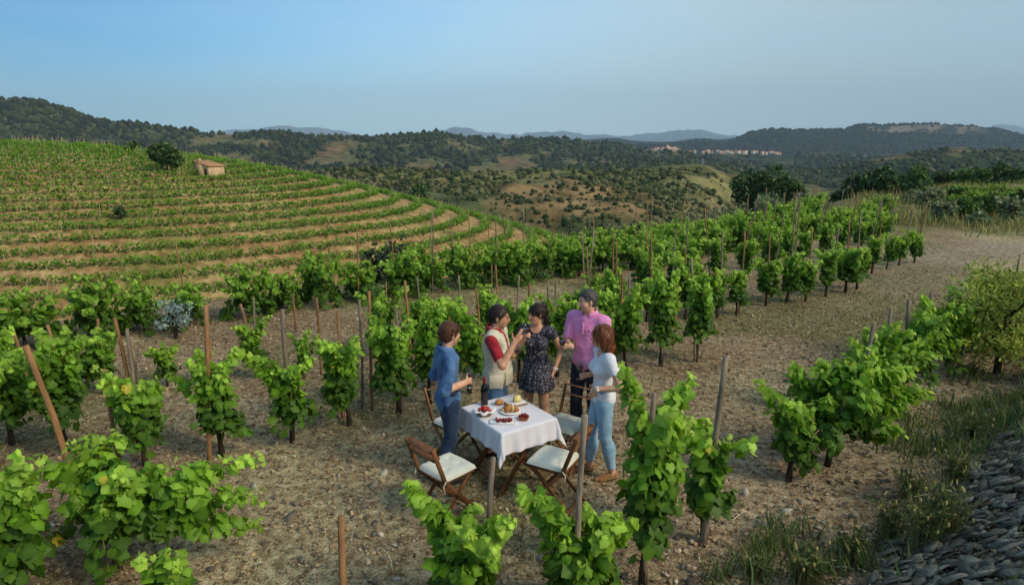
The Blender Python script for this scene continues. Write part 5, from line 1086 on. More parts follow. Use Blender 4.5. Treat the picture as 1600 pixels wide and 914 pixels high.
# ================================================================ PEOPLE
class Field:
    def __init__(s, lo, hi, res):
        s.lo = np.asarray(lo, float); s.res = res; s.n = np.ceil((np.asarray(hi, float) - s.lo) / res).astype(int) + 1
        s.d = np.full(s.n, .5, np.float32)
    def sub(s, lo, hi):
        a = np.clip(np.floor((lo - s.lo) / s.res).astype(int), 0, s.n - 1); b = np.clip(np.ceil((hi - s.lo) / s.res).astype(int) + 1, 1, s.n)
        ax = [s.lo[i] + s.res * np.arange(a[i], b[i]) for i in range(3)]
        return tuple(slice(a[i], b[i]) for i in range(3)), np.meshgrid(*ax, indexing='ij')
    def put(s, sl, e, k):
        a = s.d[sl]
        if k <= 0: s.d[sl] = np.minimum(a, e); return
        h = np.clip(.5 + .5 * (e - a) / k, 0, 1); s.d[sl] = e + (a - e) * h - k * h * (1 - h)
    def cone(s, p, q, r1, r2, k=.02, flat=None):
        """round cone; flat=(point, direction): cut off what lies beyond"""
        p = np.asarray(p, float); q = np.asarray(q, float); m = max(r1, r2) + .06
        sl, (X, Y, Z) = s.sub(np.minimum(p, q) - m, np.maximum(p, q) + m)
        v = q - p; L2 = v @ v + 1e-9; t = np.clip(((X - p[0]) * v[0] + (Y - p[1]) * v[1] + (Z - p[2]) * v[2]) / L2, 0, 1)
        e = np.sqrt((X - p[0] - t * v[0]) ** 2 + (Y - p[1] - t * v[1]) ** 2 + (Z - p[2] - t * v[2]) ** 2) - (r1 + (r2 - r1) * t)
        if flat is not None:
            c, n_ = np.asarray(flat[0]), np.asarray(flat[1]) / np.linalg.norm(flat[1]); e = np.maximum(e, (X - c[0]) * n_[0] + (Y - c[1]) * n_[1] + (Z - c[2]) * n_[2])
        s.put(sl, e, k); return s
    def ell(s, c, r, k=.02, Rm=None, sub=False):
        c = np.asarray(c, float); r = np.asarray(r, float); m = r.max() + .06; sl, (X, Y, Z) = s.sub(c - m, c + m)
        x, y, z = X - c[0], Y - c[1], Z - c[2]
        if Rm is not None: x, y, z = (Rm[0, i] * x + Rm[1, i] * y + Rm[2, i] * z for i in range(3))
        k0 = np.sqrt((x / r[0]) ** 2 + (y / r[1]) ** 2 + (z / r[2]) ** 2); k1 = np.sqrt((x / r[0] ** 2) ** 2 + (y / r[1] ** 2) ** 2 + (z / r[2] ** 2) ** 2)
        e = k0 * (k0 - 1) / (k1 + 1e-9)
        if sub: s.d[sl] = np.maximum(s.d[sl], -e)
        else: s.put(sl, e, k)
        return s
    def grid(s): return np.meshgrid(*[s.lo[i] + s.res * np.arange(s.n[i]) for i in range(3)], indexing='ij')
    def clip(s, fn): X, Y, Z = s.grid(); s.d = np.maximum(s.d, fn(X, Y, Z)).astype(np.float32); return s
    def disp(s, fn):
        m = np.abs(s.d) < .05; X, Y, Z = s.grid(); s.d[m] += fn(X[m], Y[m], Z[m]); return s
    def mesh(s):
        d = s.d; S = d < 0; C = [(i, j, k) for i in (0, 1) for j in (0, 1) for k in (0, 1)]
        cnt = sum(S[i:S.shape[0] - 1 + i, j:S.shape[1] - 1 + j, k:S.shape[2] - 1 + k].astype(np.int8) for i, j, k in C)
        act = (cnt > 0) & (cnt < 8); I = np.argwhere(act); idx = np.full(act.shape, -1, np.int64); idx[act] = np.arange(len(I))
        val = {c: d[I[:, 0] + c[0], I[:, 1] + c[1], I[:, 2] + c[2]] for c in C}
        acc = np.zeros((len(I), 3)); num = np.zeros(len(I))
        for a in C:
            for ax in range(3):
                if a[ax]: continue
                b = list(a); b[ax] = 1; b = tuple(b); x = (val[a] < 0) != (val[b] < 0); t = val[a] / (val[a] - val[b] + 1e-12)
                p = np.tile(np.array(a, float), (len(I), 1)); p[:, ax] = t; acc[x] += p[x]; num += x
        V = (I + acc / num[:, None]) * s.res + s.lo; Q = []
        for ax in range(3):
            o1, o2 = (ax + 1) % 3, (ax + 2) % 3; sh = np.array(S.shape); sh[ax] -= 1
            a0 = [slice(None)] * 3; a1 = [slice(None)] * 3; a0[ax] = slice(0, -1); a1[ax] = slice(1, None)
            A_, B_ = S[tuple(a0)], S[tuple(a1)]; ch = A_ != B_
            J = np.argwhere(ch); J = J[(J[:, o1] > 0) & (J[:, o2] > 0) & (J[:, o1] < S.shape[o1] - 1) & (J[:, o2] < S.shape[o2] - 1)]
            ins = A_[J[:, 0], J[:, 1], J[:, 2]]
            def cell(da, db): K = J.copy(); K[:, o1] -= da; K[:, o2] -= db; return idx[K[:, 0], K[:, 1], K[:, 2]]
            f = np.stack([cell(1, 1), cell(0, 1), cell(0, 0), cell(1, 0)], 1); f[~ins] = f[~ins][:, ::-1]; Q.append(f)
        Q = np.concatenate(Q); return V, Q[(Q >= 0).all(1)]
def nz3(x, y, z, f, s_=0.0):
    return (np.sin(x * f + 1.3 * np.sin(y * f * .8 + s_) + s_) * np.sin(z * f * 1.1 + 1.7 * np.sin(x * f * .6) + 2.1 * s_) + .5 * np.sin((x + z) * f * 2.1 + 3 * np.sin(y * f * 1.3) + s_)) * .6
def ik(sh, wr, L1, L2, pole):
    sh, wr, pole = (np.asarray(a, float) for a in (sh, wr, pole)); v = wr - sh; D = np.linalg.norm(v)
    if D > (L1 + L2) * .985: wr = sh + v / D * (L1 + L2) * .985; v = wr - sh; D = np.linalg.norm(v)
    u = v / D; a = (L1 * L1 - L2 * L2 + D * D) / (2 * D); h = math.sqrt(max(L1 * L1 - a * a, 0)); pn = pole - u * pole.dot(u); pn /= np.linalg.norm(pn) + 1e-9
    return sh + u * a + pn * h, wr
def skin_mat(name, c): return mat(name, 'ffffff', 'f2dcd0', .55, 30, attr=True, spec=.3)
def cloth_mat(name, c1, c2, **k): return mat(name, c1, c2, k.pop('rough', .9), k.pop('scale', 9), bump=k.pop('bump', .25) * .35, bscale=k.pop('bscale', 60), sheen=.15, **k)
M['skin'] = skin_mat('skin', None); M['eye'] = mat('eye_white', 'b9b0a6', None, .2); M['iris'] = mat('iris_dark', '2a1c14', None, .2)
class Person:
    def __init__(s, label, pos, yaw, Ht, fem, hyaw=0.0, hpitch=0.0, stance=(0, 0), build=1.0, skin='c8906c'):
        s.S = Ht; s.fem = fem; s.yaw = yaw; s.pos = np.array((pos[0], pos[1], znf(*pos))); s.b = build; s.sk = np.array(lin(skin))
        s.root = empty('person', s.pos, yaw, label, 'person', 'people tasting wine'); S = Ht
        sw = (.100 if fem else .113) * S * (1 + (build - 1) * .5); hw = (.050 if fem else .050) * S
        s.sh = {1: np.array((-.005 * S, sw, .806 * S)), -1: np.array((-.005 * S, -sw, .806 * S))}
        s.hip = {i: np.array((0, i * hw, .505 * S)) for i in (1, -1)}
        s.ank = {i: np.array(((-.012 + (stance[0] if i == 1 else stance[1])) * S, i * (hw + .014 * S), .045 * S)) for i in (1, -1)}
        s.kn = {i: (s.hip[i] + s.ank[i]) / 2 + np.array((.022 * S, 0, .012 * S)) for i in (1, -1)}
        s.hc = np.array((.016 * S, 0, .928 * S)); s.hs = Ht / 1.75 * (1.03 if not fem else 1.0)
        s.HR = rotz(hyaw) @ rot_axis((0, 1, 0), hpitch); s.arm = {}; s.hand = {}
    def loc(s, w):   # world -> local
        d = np.asarray(w, float) - s.pos; c, n = math.cos(-s.yaw), math.sin(-s.yaw); return np.array((d[0] * c - d[1] * n, d[0] * n + d[1] * c, d[2]))
    def wld(s, l): c, n = math.cos(s.yaw), math.sin(s.yaw); return s.pos + np.array((l[0] * c - l[1] * n, l[0] * n + l[1] * c, l[2]))
    def set_arm(s, side, wrist, pole=(-.6, .5, -.8), hdir=None, palm=None, pose='relax'):
        S = s.S; e, w = ik(s.sh[side], wrist, .178 * S, .152 * S, np.array(pole) * np.array((1, side, 1))); f = (w - e) / np.linalg.norm(w - e)
        s.arm[side] = (e, w); d = f if hdir is None else np.asarray(hdir, float) / np.linalg.norm(hdir); n = np.asarray(palm if palm is not None else (0, -side, 0), float); n = n - d * n.dot(d); n /= np.linalg.norm(n)
        s.hand[side] = (d, n, pose)
    def H(s, p): return s.hc + s.HR @ (np.asarray(p, float) * s.hs)
    def torso(s, F, o=0.0, k=.04):
        S, b = s.S, s.b
        if not s.fem:
            F.ell((-.004 * S, 0, .735 * S), (.064 * S * b + o, .094 * S * b + o, .095 * S + o), k); F.ell((.004 * S + (b - 1) * .08, 0, .63 * S), (.062 * S * b ** 1.6 + o, .080 * S * b ** 1.3 + o, .10 * S + o), k); F.ell((-.008 * S, 0, .535 * S), (.064 * S * b + o, .086 * S * b + o, .065 * S + o), k)
            F.cone(s.sh[1] * (1, .78, .995), s.sh[-1] * (1, .78, .995), .036 * S + o, .036 * S + o, k)
            for i in (1, -1): F.cone((-.012 * S, i * .022 * S, .836 * S), s.sh[i] * (1, .8, 1.004), .020 * S + o * .6, .026 * S + o * .6, .03)
        else:
            F.ell((-.006 * S, 0, .735 * S), (.055 * S + o, .080 * S + o, .090 * S + o), k); F.ell((.0, 0, .645 * S), (.050 * S + o, .066 * S + o, .08 * S + o), k); F.ell((-.010 * S, 0, .535 * S), (.064 * S + o, .089 * S + o, .070 * S + o), k)
            for i in (1, -1): F.ell((.040 * S, i * .038 * S, .725 * S), (.034 * S + o, .034 * S + o, .034 * S + o), .03)
            F.cone(s.sh[1] * (1, .80, 1), s.sh[-1] * (1, .80, 1), .033 * S + o, .033 * S + o, k)
    def armf(s, F, side, o=0.0, upto=1.0, k=.025):
        """arm down to a fraction: 1 = shoulder to elbow, 2 = to wrist; flat cut at the end"""
        S = s.S; e, w = s.arm[side]; a = s.sh[side]; r0, r1, r2 = ((.030, .026, .018) if not s.fem else (.027, .0225, .0155))
        r0, r1, r2 = r0 * S, r1 * S, r2 * S
        if upto < 1: q = a + (e - a) * upto; F.cone(a, e, r0 + o, r1 + o, k, (q, e - a))
        else:
            F.cone(a, e, r0 + o, r1 + o, k); f = upto - 1; q = e + (w - e) * f
            if f > 0: F.cone(e, w, r1 + o, r2 + o, .015, (q, w - e) if f < 1 else None)
    def legf(s, F, side, o=0.0, k=.025, flare=0.0):
        S = s.S; F.cone(s.hip[side], s.kn[side], .050 * S + o, .033 * S + o, k); F.cone(s.kn[side], s.ank[side], .032 * S + o, .022 * S + o + flare, .02); c = s.kn[side] * .62 + s.ank[side] * .38 + np.array((-.012 * S, 0, 0)); F.ell(c, (.032 * S + o, .031 * S + o, .075 * S), .03)
    def bounds(s, pad=.16):
        P_ = [s.sh[1], s.sh[-1], s.hc, s.ank[1], s.ank[-1]] + [a for v in s.arm.values() for a in v]; P_ = np.array(P_); lo = P_.min(0) - pad; hi = P_.max(0) + pad; lo[2] = -.03; hi[2] = s.S + .03; return lo, hi
    def obj(s, F, name, mt, cols=None, parent=None):
        V, Q = F.mesh(); return link(name, make_mesh(name, V, Q, mt, cols(V) if cols else None, True), parent or s.root)
    def body(s, feet=True):
        S = s.S; lo, hi = s.bounds(); F = Field(lo, hi, .0092); s.torso(F, 0)
        F.cone((-.010 * S, 0, .80 * S), s.H((-.012, 0, -.06)), (.032 if not s.fem else .027) * S, (.031 if not s.fem else .026) * S, .03)
        for i in (1, -1):
            s.armf(F, i, 0, 2); s.legf(F, i, 0); a = s.ank[i]; F.cone(a + (-.02, 0, -.035), a + (.075 * S, i * .008, -.052), .030, .024, .03); F.cone(a + (.06 * S, i * .008, -.050), a + (.095 * S, i * .01, -.056), .026, .018, .02)
            d, n, pose = s.hand[i]; w = s.arm[i][1]; sd = np.cross(d, n); hs = S / 1.75 * (.93 if s.fem else 1.0)
            F.cone(w - d * .01, w + d * .03 * hs, .021 * hs, .024 * hs, .02)
            for t in (-1.0, -.35, .35, 1.0): F.cone(w + d * .02 * hs + sd * t * .016 * hs, w + d * .085 * hs + sd * t * .029 * hs, .014 * hs, .0115 * hs, .012)
            curl = {'relax': (18, 30, 22), 'hold': (42, 62, 42), 'point': (8, 18, 14), 'fist': (70, 80, 55)}[pose]
            for j, (t, L) in enumerate(((1.0, .92), (.35, 1.05), (-.35, 1.0), (-1.0, .8))):
                c = curl if not (pose == 'point' and j > 1) else (55, 70, 45); p = w + d * .085 * hs + sd * t * .029 * hs; ang = 0; r0 = .0098 * hs
                for g_, l in zip(c, (.043, .028, .022)):
                    ang += R(g_); q = p + (d * math.cos(ang) + n * math.sin(ang)) * l * L * hs; F.cone(p, q, r0, r0 * .92, .005); p = q; r0 *= .92
            th = d * .55 + sd * .6 + n * .55 if pose == 'hold' else (d * .5 + sd * .85 + n * .2 if pose == 'point' else d * .8 + sd * .45 + n * .3); th /= np.linalg.norm(th)
            p = w + d * .028 * hs + sd * .026 * hs; q = p + th * .042 * hs; F.cone(p, q, .0145 * hs, .0115 * hs, .012); t2 = th + d * .4 + (n * .2 if pose == 'hold' else 0); t2 /= np.linalg.norm(t2); F.cone(q, q + t2 * .032 * hs, .011 * hs, .0092 * hs, .005)
        e = lambda c, r, k=.018, sub=False: F.ell(s.H(c), np.array(r) * s.hs, k, s.HR, sub); jw = .95 if s.fem else 1.06
        e((-.012, 0, .028), (.096, .075, .088)); e((.032, 0, -.04), (.060, .058 * jw, .076), .03); e((.060, 0, -.092), (.026, .026 * jw, .020), .025)
        for i in (1, -1): e((.0, i * .076, -.010), (.019, .008, .031), .006); e((.058, i * .036, -.028), (.026, .022, .024), .02); e((.094, i * .031, .008), (.016, .015, .010), .0, True)
        e((.082, 0, .024), (.016, .045, .010), .012); F.cone(s.H((.090, 0, .012)), s.H((.112, 0, -.026)), .009 * s.hs, .0125 * s.hs, .010); e((.102, 0, -.033), (.012, .017, .008), .006)
        e((.091, 0, -.058), (.011, .024, .006), .005); e((.089, 0, -.068), (.011, .021, .007), .005)
        def cols(V):
            L = (V - s.hc) @ s.HR / s.hs; c = np.tile(s.sk, (len(V), 1)); c = c * (.94 + .1 * nz3(V[:, 0], V[:, 1], V[:, 2], 40))[:, None]
            lip = (np.abs(L[:, 1]) < .024) & (np.abs(L[:, 2] + .063) < .010) & (L[:, 0] > .085); c[lip] = c[lip] * (.85, .52, .52) 
            br = (np.abs(np.abs(L[:, 1]) - .032) < .020) & (np.abs(L[:, 2] - .026) < .005) & (L[:, 0] > .07); c[br] = np.array(lin('2e2019'))
            ck = (L[:, 0] > .05) & (np.abs(np.abs(L[:, 1]) - .042) < .018) & (np.abs(L[:, 2] + .03) < .02); c[ck] = c[ck] * (1.04, .88, .86)
            if not s.fem:
                st = (L[:, 2] < -.045) & (L[:, 2] > -.13) & (L[:, 0] > .0); c[st] = c[st] * (.84, .82, .82)
            return np.clip(c, 0, 1)
        b_ = s.obj(F, 'body', M['skin'], cols)
        for i in (1, -1):
            y_ = MB().ell(s.H((.074, i * .031, .007)), (.0125 * s.hs,) * 3, 10, 7).obj('eye', M['eye'], s.root, True); MB().ell(s.H((.0835, i * .031, .007)), (.0045, .0068, .0068), 8, 5).obj('iris', M['iris'], y_, True)
    def garment(s, name, mt, build, wr=.005, f=17, clip=None, res=.0115, zlo=None, zhi=None, seed=0.0, cols=None):
        lo, hi = s.bounds(.18)
        if zlo is not None: lo[2] = zlo - .03
        if zhi is not None: hi[2] = zhi + .03
        F = Field(lo, hi, res); build(F); F.disp(lambda x, y, z: -wr * nz3(x, y, z * .7, f, seed) - .0042 * np.clip(nz3(x + .5 * z, y - .3 * z, z * .9, 46, seed + 1), -.2, 1) - .0022 * nz3(x, y + .4 * z, z * 1.2, 95, seed))
        if clip: F.clip(clip)
        return s.obj(F, name, mt, cols)
    def trousers(s, mt, waist=.60, o=.010, ank=.065, flare=.008, name='trousers', seed=.0, wr=.004):
        S = s.S
        def b(F):
            bb = s.b; F.ell((-.008 * S, 0, .535 * S), (.064 * S * bb + o, .086 * S * bb + o, .065 * S + o) if not s.fem else (.064 * S + o, .089 * S + o, .072 * S + o), .03); F.ell((0, 0, .60 * S), (.058 * S + o, .078 * S + o, .06 * S), .03)
            for i in (1, -1): s.legf(F, i, o, .03, flare)
        return s.garment(name, mt, b, wr, 22, lambda x, y, z: np.maximum(z - waist * S, ank * S - z), zlo=0, zhi=waist * S, seed=seed)
    def shoes(s, mt, sole=None, low=False, wedge=0.0):
        S = s.S
        for i in (1, -1):
            a = s.ank[i]; F = Field(a + (-.14, -.1, -a[2] - .02), a + (.26, .1, .08), .006)
            F.cone(a + (-.025, 0, -.034 + wedge * .6), a + (.070 * S, i * .008, -.046), .037, .033, .03); F.cone(a + (.06 * S, i * .008, -.046), a + (.108 * S, i * .011, -.052), .034, .024, .02)
            if not low: F.cone(a + (-.012, 0, -.02), a + (-.012, 0, .012), .036, .034, .02)
            bot = -a[2] + .002
            F.clip(lambda x, y, z: (a[2] + bot + .004) - z)
            sh = s.obj(F, 'shoe', mt)
            if sole:
                so = Field(a + (-.14, -.1, -a[2] - .02), a + (.26, .1, .05), .006); hz_ = .018 + wedge
                so.cone(a + (-.028, 0, -.03), a + (.07 * S, i * .008, -.04), .042, .038, .03); so.cone(a + (.06 * S, i * .008, -.04), a + (.112 * S, i * .011, -.045), .037, .027, .02)
                so.clip(lambda x, y, z: np.maximum(z - (.018 + wedge * np.clip(1 - (x - a[0] + .03) / .16, 0, 1)), -z - .004)); s.obj(so, 'sole', sole, None, sh)
    def hair(s, mt, add=(), face=(.086, 0, -.034), fr=(.072, .10, .096), th=.010, nk=-.075, wr=.004, name='hair', strands=520, slen=.038, strand_mat=None):
        lo = s.hc - .25; hi = s.hc + .20
        for p, q, r1, r2 in add: lo = np.minimum(lo, np.minimum(s.H(p), s.H(q)) - .1)
        F = Field(lo, hi, .006); F.ell(s.H((-.014, 0, .032)), np.array((.096 + th, .075 + th, .088 + th)) * s.hs, 0, s.HR)
        F.ell(s.H((-.045, 0, -.035)), np.array((.062, .068, .058)) * s.hs, .02, s.HR)
        nl = s.HR @ np.array((0, 0, 1.0)); h0 = s.H((0, 0, nk))
        F.clip(lambda x, y, z: (h0[2] - z)); F.ell(s.H(face), np.array(fr) * s.hs, 0, s.HR, True)
        for i in (1, -1):
            if len(add) < 6: F.ell(s.H((.004, i * .088, -.016)), np.array((.026, .022, .036)) * s.hs, 0, s.HR, True)
        for p, q, r1, r2 in add: F.cone(s.H(p), s.H(q), r1 * s.hs, r2 * s.hs, .02)
        F.disp(lambda x, y, z: -wr * (nz3(x, y, z * .35, 75) + .6 * nz3(x, y, z, 28, 2)))
        o = s.obj(F, name, mt); V, Qh_ = F.mesh(); q = np.random.default_rng(int(s.S * 1000)); k = q.integers(0, len(V), strands); P0 = V[k]
        nrm = P0 - (s.hc + np.array((0, 0, .02))); nrm[:, 2] *= np.where(P0[:, 2] < s.hc[2] + .04, .05, 1.0) if len(add) > 4 else 1.0; nrm /= np.linalg.norm(nrm, axis=1)[:, None]
        lg = len(add) > 4; dn = s.HR @ np.array((-.12, 0, -1.0) if lg else (-.75, 0, -.65)); d = dn[None] + (.10 if lg else .22) * q.normal(size=(strands, 3)); d -= nrm * (d * nrm).sum(1)[:, None]; d /= np.linalg.norm(d, axis=1)[:, None]; w = np.cross(nrm, d) * .0028
        L = (slen * (.5 + .8 * q.random(strands)))[:, None]; a = P0 + nrm * .001; b = a + d * L * .5 + nrm * (.002 + .003 * q.random((strands, 1))); c = a + d * L - nrm * (.010 if lg else .002) * q.random((strands, 1))
        VV = np.stack([a - w, a + w, b - w, b + w, c], 1).reshape(-1, 3); i5 = np.arange(strands)[:, None] * 5
        link('hair_strands', make_mesh('hair_strands', VV, [np.concatenate([i5 + (0, 1, 3), i5 + (0, 3, 2), i5 + (2, 3, 4)])], strand_mat or mt), o)
        return o
    def collar(s, mt, zc=.856, r=.046, op=True, hgt=.022, parent=None):
        S = s.S; m = MB(); a = np.linspace(.45, 2 * PI - .45, 30); V = []
        for k, (dr, dz) in enumerate(((.002, .028), (.012, .006), (.022, -.014), (.016, -.016), (.004, .004), (-.004, .024))):
            V.append(np.stack([-.012 * S + (r * S + dr) * np.cos(a) * .98, (r * S + dr) * np.sin(a) * 1.02, zc * S + dz - .016 * (1 + np.cos(a)) * .9 - .012 * np.exp(-((np.abs(a - PI) - (PI - .45)) ** 2) / .03)], 1))
        n = len(a); m.add(np.concatenate(V), [(r0 * n + i, r0 * n + i + 1, ((r0 + 1) % 6) * n + i + 1, ((r0 + 1) % 6) * n + i) for r0 in range(6) for i in range(n - 1)]); return m.obj('collar', mt, parent or s.root, True)
    def wristwatch(s, side, strap, face, name='wristwatch'):
        e, w = s.arm[side]; f = (w - e) / np.linalg.norm(w - e); c = w - f * .018; r = (.0195 if s.fem else .0215) * s.S / 1.05 * 1.06
        rr = (.0155 if s.fem else .018) * s.S + .003; x = np.cross(f, (0, 0, 1)); x /= np.linalg.norm(x); y = np.cross(f, x); a = np.linspace(0, 2 * PI, 25)
        st = MB(); st.tube([c - f * .009, c - f * .008, c + f * .008, c + f * .009], [rr, rr + .002, rr + .002, rr], 16); o = st.obj('watch_strap', strap, s.root, True)
        d = -s.hand[side][1]; d = d - f * d.dot(f); d /= np.linalg.norm(d); MB().tube([c + d * (rr - .002), c + d * (rr + .008)], .017, 16).obj('watch_face', face, o, True)
    def grip(s, side): d, n, _ = s.hand[side]; w = s.arm[side][1]; hs = s.S / 1.75; return w + d * .092 * hs + n * .032 * hs
W = lambda u, v, y: at_y(u, v, y)
# ---------- person in denim
p = Person('person in blue denim shirt and dark jeans, left of the table, back turned', gpx(704, 748), R(22), 1.71, False, R(12), R(6), (.02, -.05), .88, 'e2b596')
p.set_arm(-1, p.loc(W(726, 598, 6.02)), (-.5, .35, -1), palm=(-.1, 1, .1), pose='hold'); p.set_arm(1, p.sh[1] + (.03, .02, -.53), (-.2, .1, -.1), palm=(0, -1, 0))
M['denim'] = cloth_mat('denim_shirt', '6286ae', '2c4a74', scale=5, bump=.5); M['djean'] = cloth_mat('dark_jeans', '2b3d57', '1d2b42', scale=8); M['hair_b'] = mat('brown_hair', '5a3522', '3a2114', .5, 20, bump=.3, bscale=60, stretch=(1, 1, .3)); M['grey_shoe'] = mat('grey_canvas', '3a3d42', '2c2f34', .8, 20); M['white_sole'] = mat('white_rubber', 'd8d5cc', None, .6)
p.body(); p.trousers(M['djean'], .60)
def shirt(F, p=p):
    p.torso(F, .016); S = p.S; F.ell((-.006, 0, .52 * S), (.074 * S, .092 * S, .09 * S), .03)
    for i in (1, -1): p.armf(F, i, .014, 1.12)
    for i in (1, -1):
        e, w = p.arm[i]; f = w - e; F.cone(e, e + f * .12, .027 * S + .014, .026 * S + .014, .005, (e + f * .15, f))
g_ = p.garment('shirt', M['denim'], shirt, .011, 17, lambda x, y, z: np.maximum(.42 * 1.71 - z + .02 * np.cos(y * 14), np.maximum(.05 - np.sqrt((x + .01) ** 2 + y ** 2), .828 * 1.71 - z - 1) if False else .42 * 1.71 - z), zlo=.58, zhi=1.5)
p.collar(M['denim'], parent=g_); M['hair_b2'] = mat('brown_strands', '7a4e32', '50301e', .45, 40); p.hair(M['hair_b'], strand_mat=M['hair_b2'], th=.013, add=[((.055, .03, .088), (.086, -.02, .080), .022, .016)], nk=-.07); p.shoes(M['grey_shoe'], M['white_sole'])
q_ = p.grip(-1); wine_glass(p.wld(q_) + np.array((0, 0, -.085)), 'wine glass held out by the person in denim', (R(4), R(3)))
# ---------- man in the vest
x_, y_ = gpx(786, 476, 1.74); p = Person('man in beige vest over red polo, glasses, pointing with one hand', (x_ - .07, y_), R(-14), 1.74, False, R(2), R(4), (0, -.03), 1.07, 'dea988')
p.set_arm(-1, p.loc(W(803, 536, y_ - .30)), (-.3, .5, -1), hdir=p.loc(W(822, 514, y_ - .30)) - p.loc(W(803, 536, y_ - .30)), palm=(.2, .6, .6), pose='point'); p.set_arm(1, p.loc(W(800, 552, y_ + .02)), (-.4, .5, -1), palm=(0, -1, .2), pose='hold')
M['vest'] = cloth_mat('beige_vest', 'd9cfb8', 'c2b698', scale=6, bump=.35); M['redpolo'] = cloth_mat('red_polo', 'a8232f', '8c1822', scale=8); M['jean'] = cloth_mat('blue_jeans', '54738f', '3d5a78', scale=7); M['hair_d'] = mat('dark_hair', '2e201a', '1a120e', .45, 20, bump=.3, bscale=60, stretch=(1, 1, .3)); M['brown_shoe'] = mat('brown_leather', '4a3020', '382416', .5, 12); M['metal'] = mat('dark_metal_frame', '2a2624', None, .3)
p.body(); p.trousers(M['jean'], .62, .012)
def polo(F, p=p):
    p.torso(F, .010)
    for i in (1, -1): p.armf(F, i, .013, .80)
pl_ = p.garment('polo_shirt', M['redpolo'], polo, .005, 18, lambda x, y, z: .60 * 1.74 - z, zlo=.9, zhi=1.55); p.collar(M['redpolo'], .860, .050, parent=pl_)
def vest(F, p=p):
    S = p.S; p.torso(F, .026); F.ell((.012, 0, .56 * S), (.088 * S, .108 * S, .10 * S), .03)
    for i in (1, -1): F.ell(p.sh[i] + np.array((0, i * .055, -.055)), (.085, .062, .115), 0, None, True)
    F.ell((.13, 0, .80 * S), (.10, .038, .20), 0, None, True)
vs_ = p.garment('vest', M['vest'], vest, .006, 15, lambda x, y, z: np.maximum(.478 * 1.74 - z, np.minimum(.056 - np.sqrt((x + .015) ** 2 + y ** 2), z - .81 * 1.74)), zlo=.75, zhi=1.5)
for (a, z, w, h) in ((-75, .93, .15, .15), (-20, .95, .13, .15), (20, .95, .13, .15), (-32, 1.22, .10, .10), (32, 1.22, .10, .10)):
    rx, ry = (.160, .195) if z < 1.1 else (.138, .178); c_, s0 = math.cos(R(a)), math.sin(R(a)); n_ = np.array((c_ / rx, s0 / ry, 0)); n_ /= np.linalg.norm(n_); t_ = np.array((-n_[1], n_[0], 0))
    MB().box((rx * c_, ry * s0, z), (.02, w, h), np.stack([n_, t_, (0, 0, 1)], 1), .008).obj('pocket', M['vest'], vs_)
M['hair_d2'] = mat('dark_strands', '4a3428', '2e201a', .4, 40); p.hair(M['hair_d'], strand_mat=M['hair_d2'], th=.011, nk=-.06); p.shoes(M['brown_shoe'])
gl_ = MB()
for i in (1, -1):
    c = np.array((.108, i * .033, .004)); a = np.linspace(0, 2 * PI, 17); gl_.tube([p.H(c + (0, .021 * math.cos(t), .014 * math.sin(t))) for t in a], .0018, 4); gl_.tube([p.H((.106, i * .054, .008)), p.H((.06, i * .078, .010)), p.H((-.005, i * .082, .004))], .0018, 4)
gl_.tube([p.H((.110, .012, .008)), p.H((.110, -.012, .008))], .0018, 4); gl_.obj('eyeglasses', M['metal'], p.root)
q_ = p.grip(1); wine_glass(p.wld(q_) + np.array((.02, -.02, -.10)), 'wine glass held low by the man in the vest', (R(-6), R(14)))
# ---------- woman in the dark dress
x_, y_ = gpx(845, 470, 1.69); p = Person('woman in dark flowered dress with ponytail, raising a glass', (x_ - .04, y_), R(-108), 1.67, True, R(-38), R(4), (.01, -.01), 1.0, 'dfad8c')
p.set_arm(-1, p.loc(W(818, 530, y_ - .26)), (-.3, .6, -1), palm=p.loc(W(840, 530, y_ - .3)) - p.loc(W(818, 530, y_ - .26)), hdir=(.35, .25, .55), pose='hold'); p.set_arm(1, p.loc(W(866, 578, y_ - .02)), (-.5, .3, 0), palm=(0, -1, 0))
M['hair_k'] = mat('black_brown_hair', '33211a', '1c120e', .4, 20, bump=.3, bscale=60, stretch=(1, 1, .3))
def dress_mat():
    m, n, b_ = new_mat('flowered_dress'); tc = n.nodes.new('ShaderNodeTexCoord'); vo = n.nodes.new('ShaderNodeTexVoronoi'); vo.inputs['Scale'].default_value = 78; n.links.new(tc.outputs['Object'], vo.inputs[0])
    r0 = n.nodes.new('ShaderNodeValToRGB'); r0.color_ramp.elements[0].position = .30; r0.color_ramp.elements[0].color = (*lin('b5aeb4'), 1); r0.color_ramp.elements[1].position = .42; r0.color_ramp.elements[1].color = (*lin('23232e'), 1); n.links.new(vo.outputs['Distance'], r0.inputs[0])
    no_ = n.nodes.new('ShaderNodeTexNoise'); no_.inputs['Scale'].default_value = 46; n.links.new(tc.outputs['Object'], no_.inputs[0]); cr = n.nodes.new('ShaderNodeMapRange'); cr.inputs[1].default_value = .46; cr.inputs[2].default_value = .54; n.links.new(no_.outputs[0], cr.inputs[0])
    mx_ = n.nodes.new('ShaderNodeMix'); mx_.data_type = 'RGBA'; n.links.new(cr.outputs[0], mx_.inputs[0]); mx_.inputs[6].default_value = (*lin('23232e'), 1); n.links.new(r0.outputs[0], mx_.inputs[7]); n.links.new(mx_.outputs[2], b_.inputs['Base Color']); b_.inputs['Roughness'].default_value = .9; return m
M['dress'] = dress_mat(); p.body()
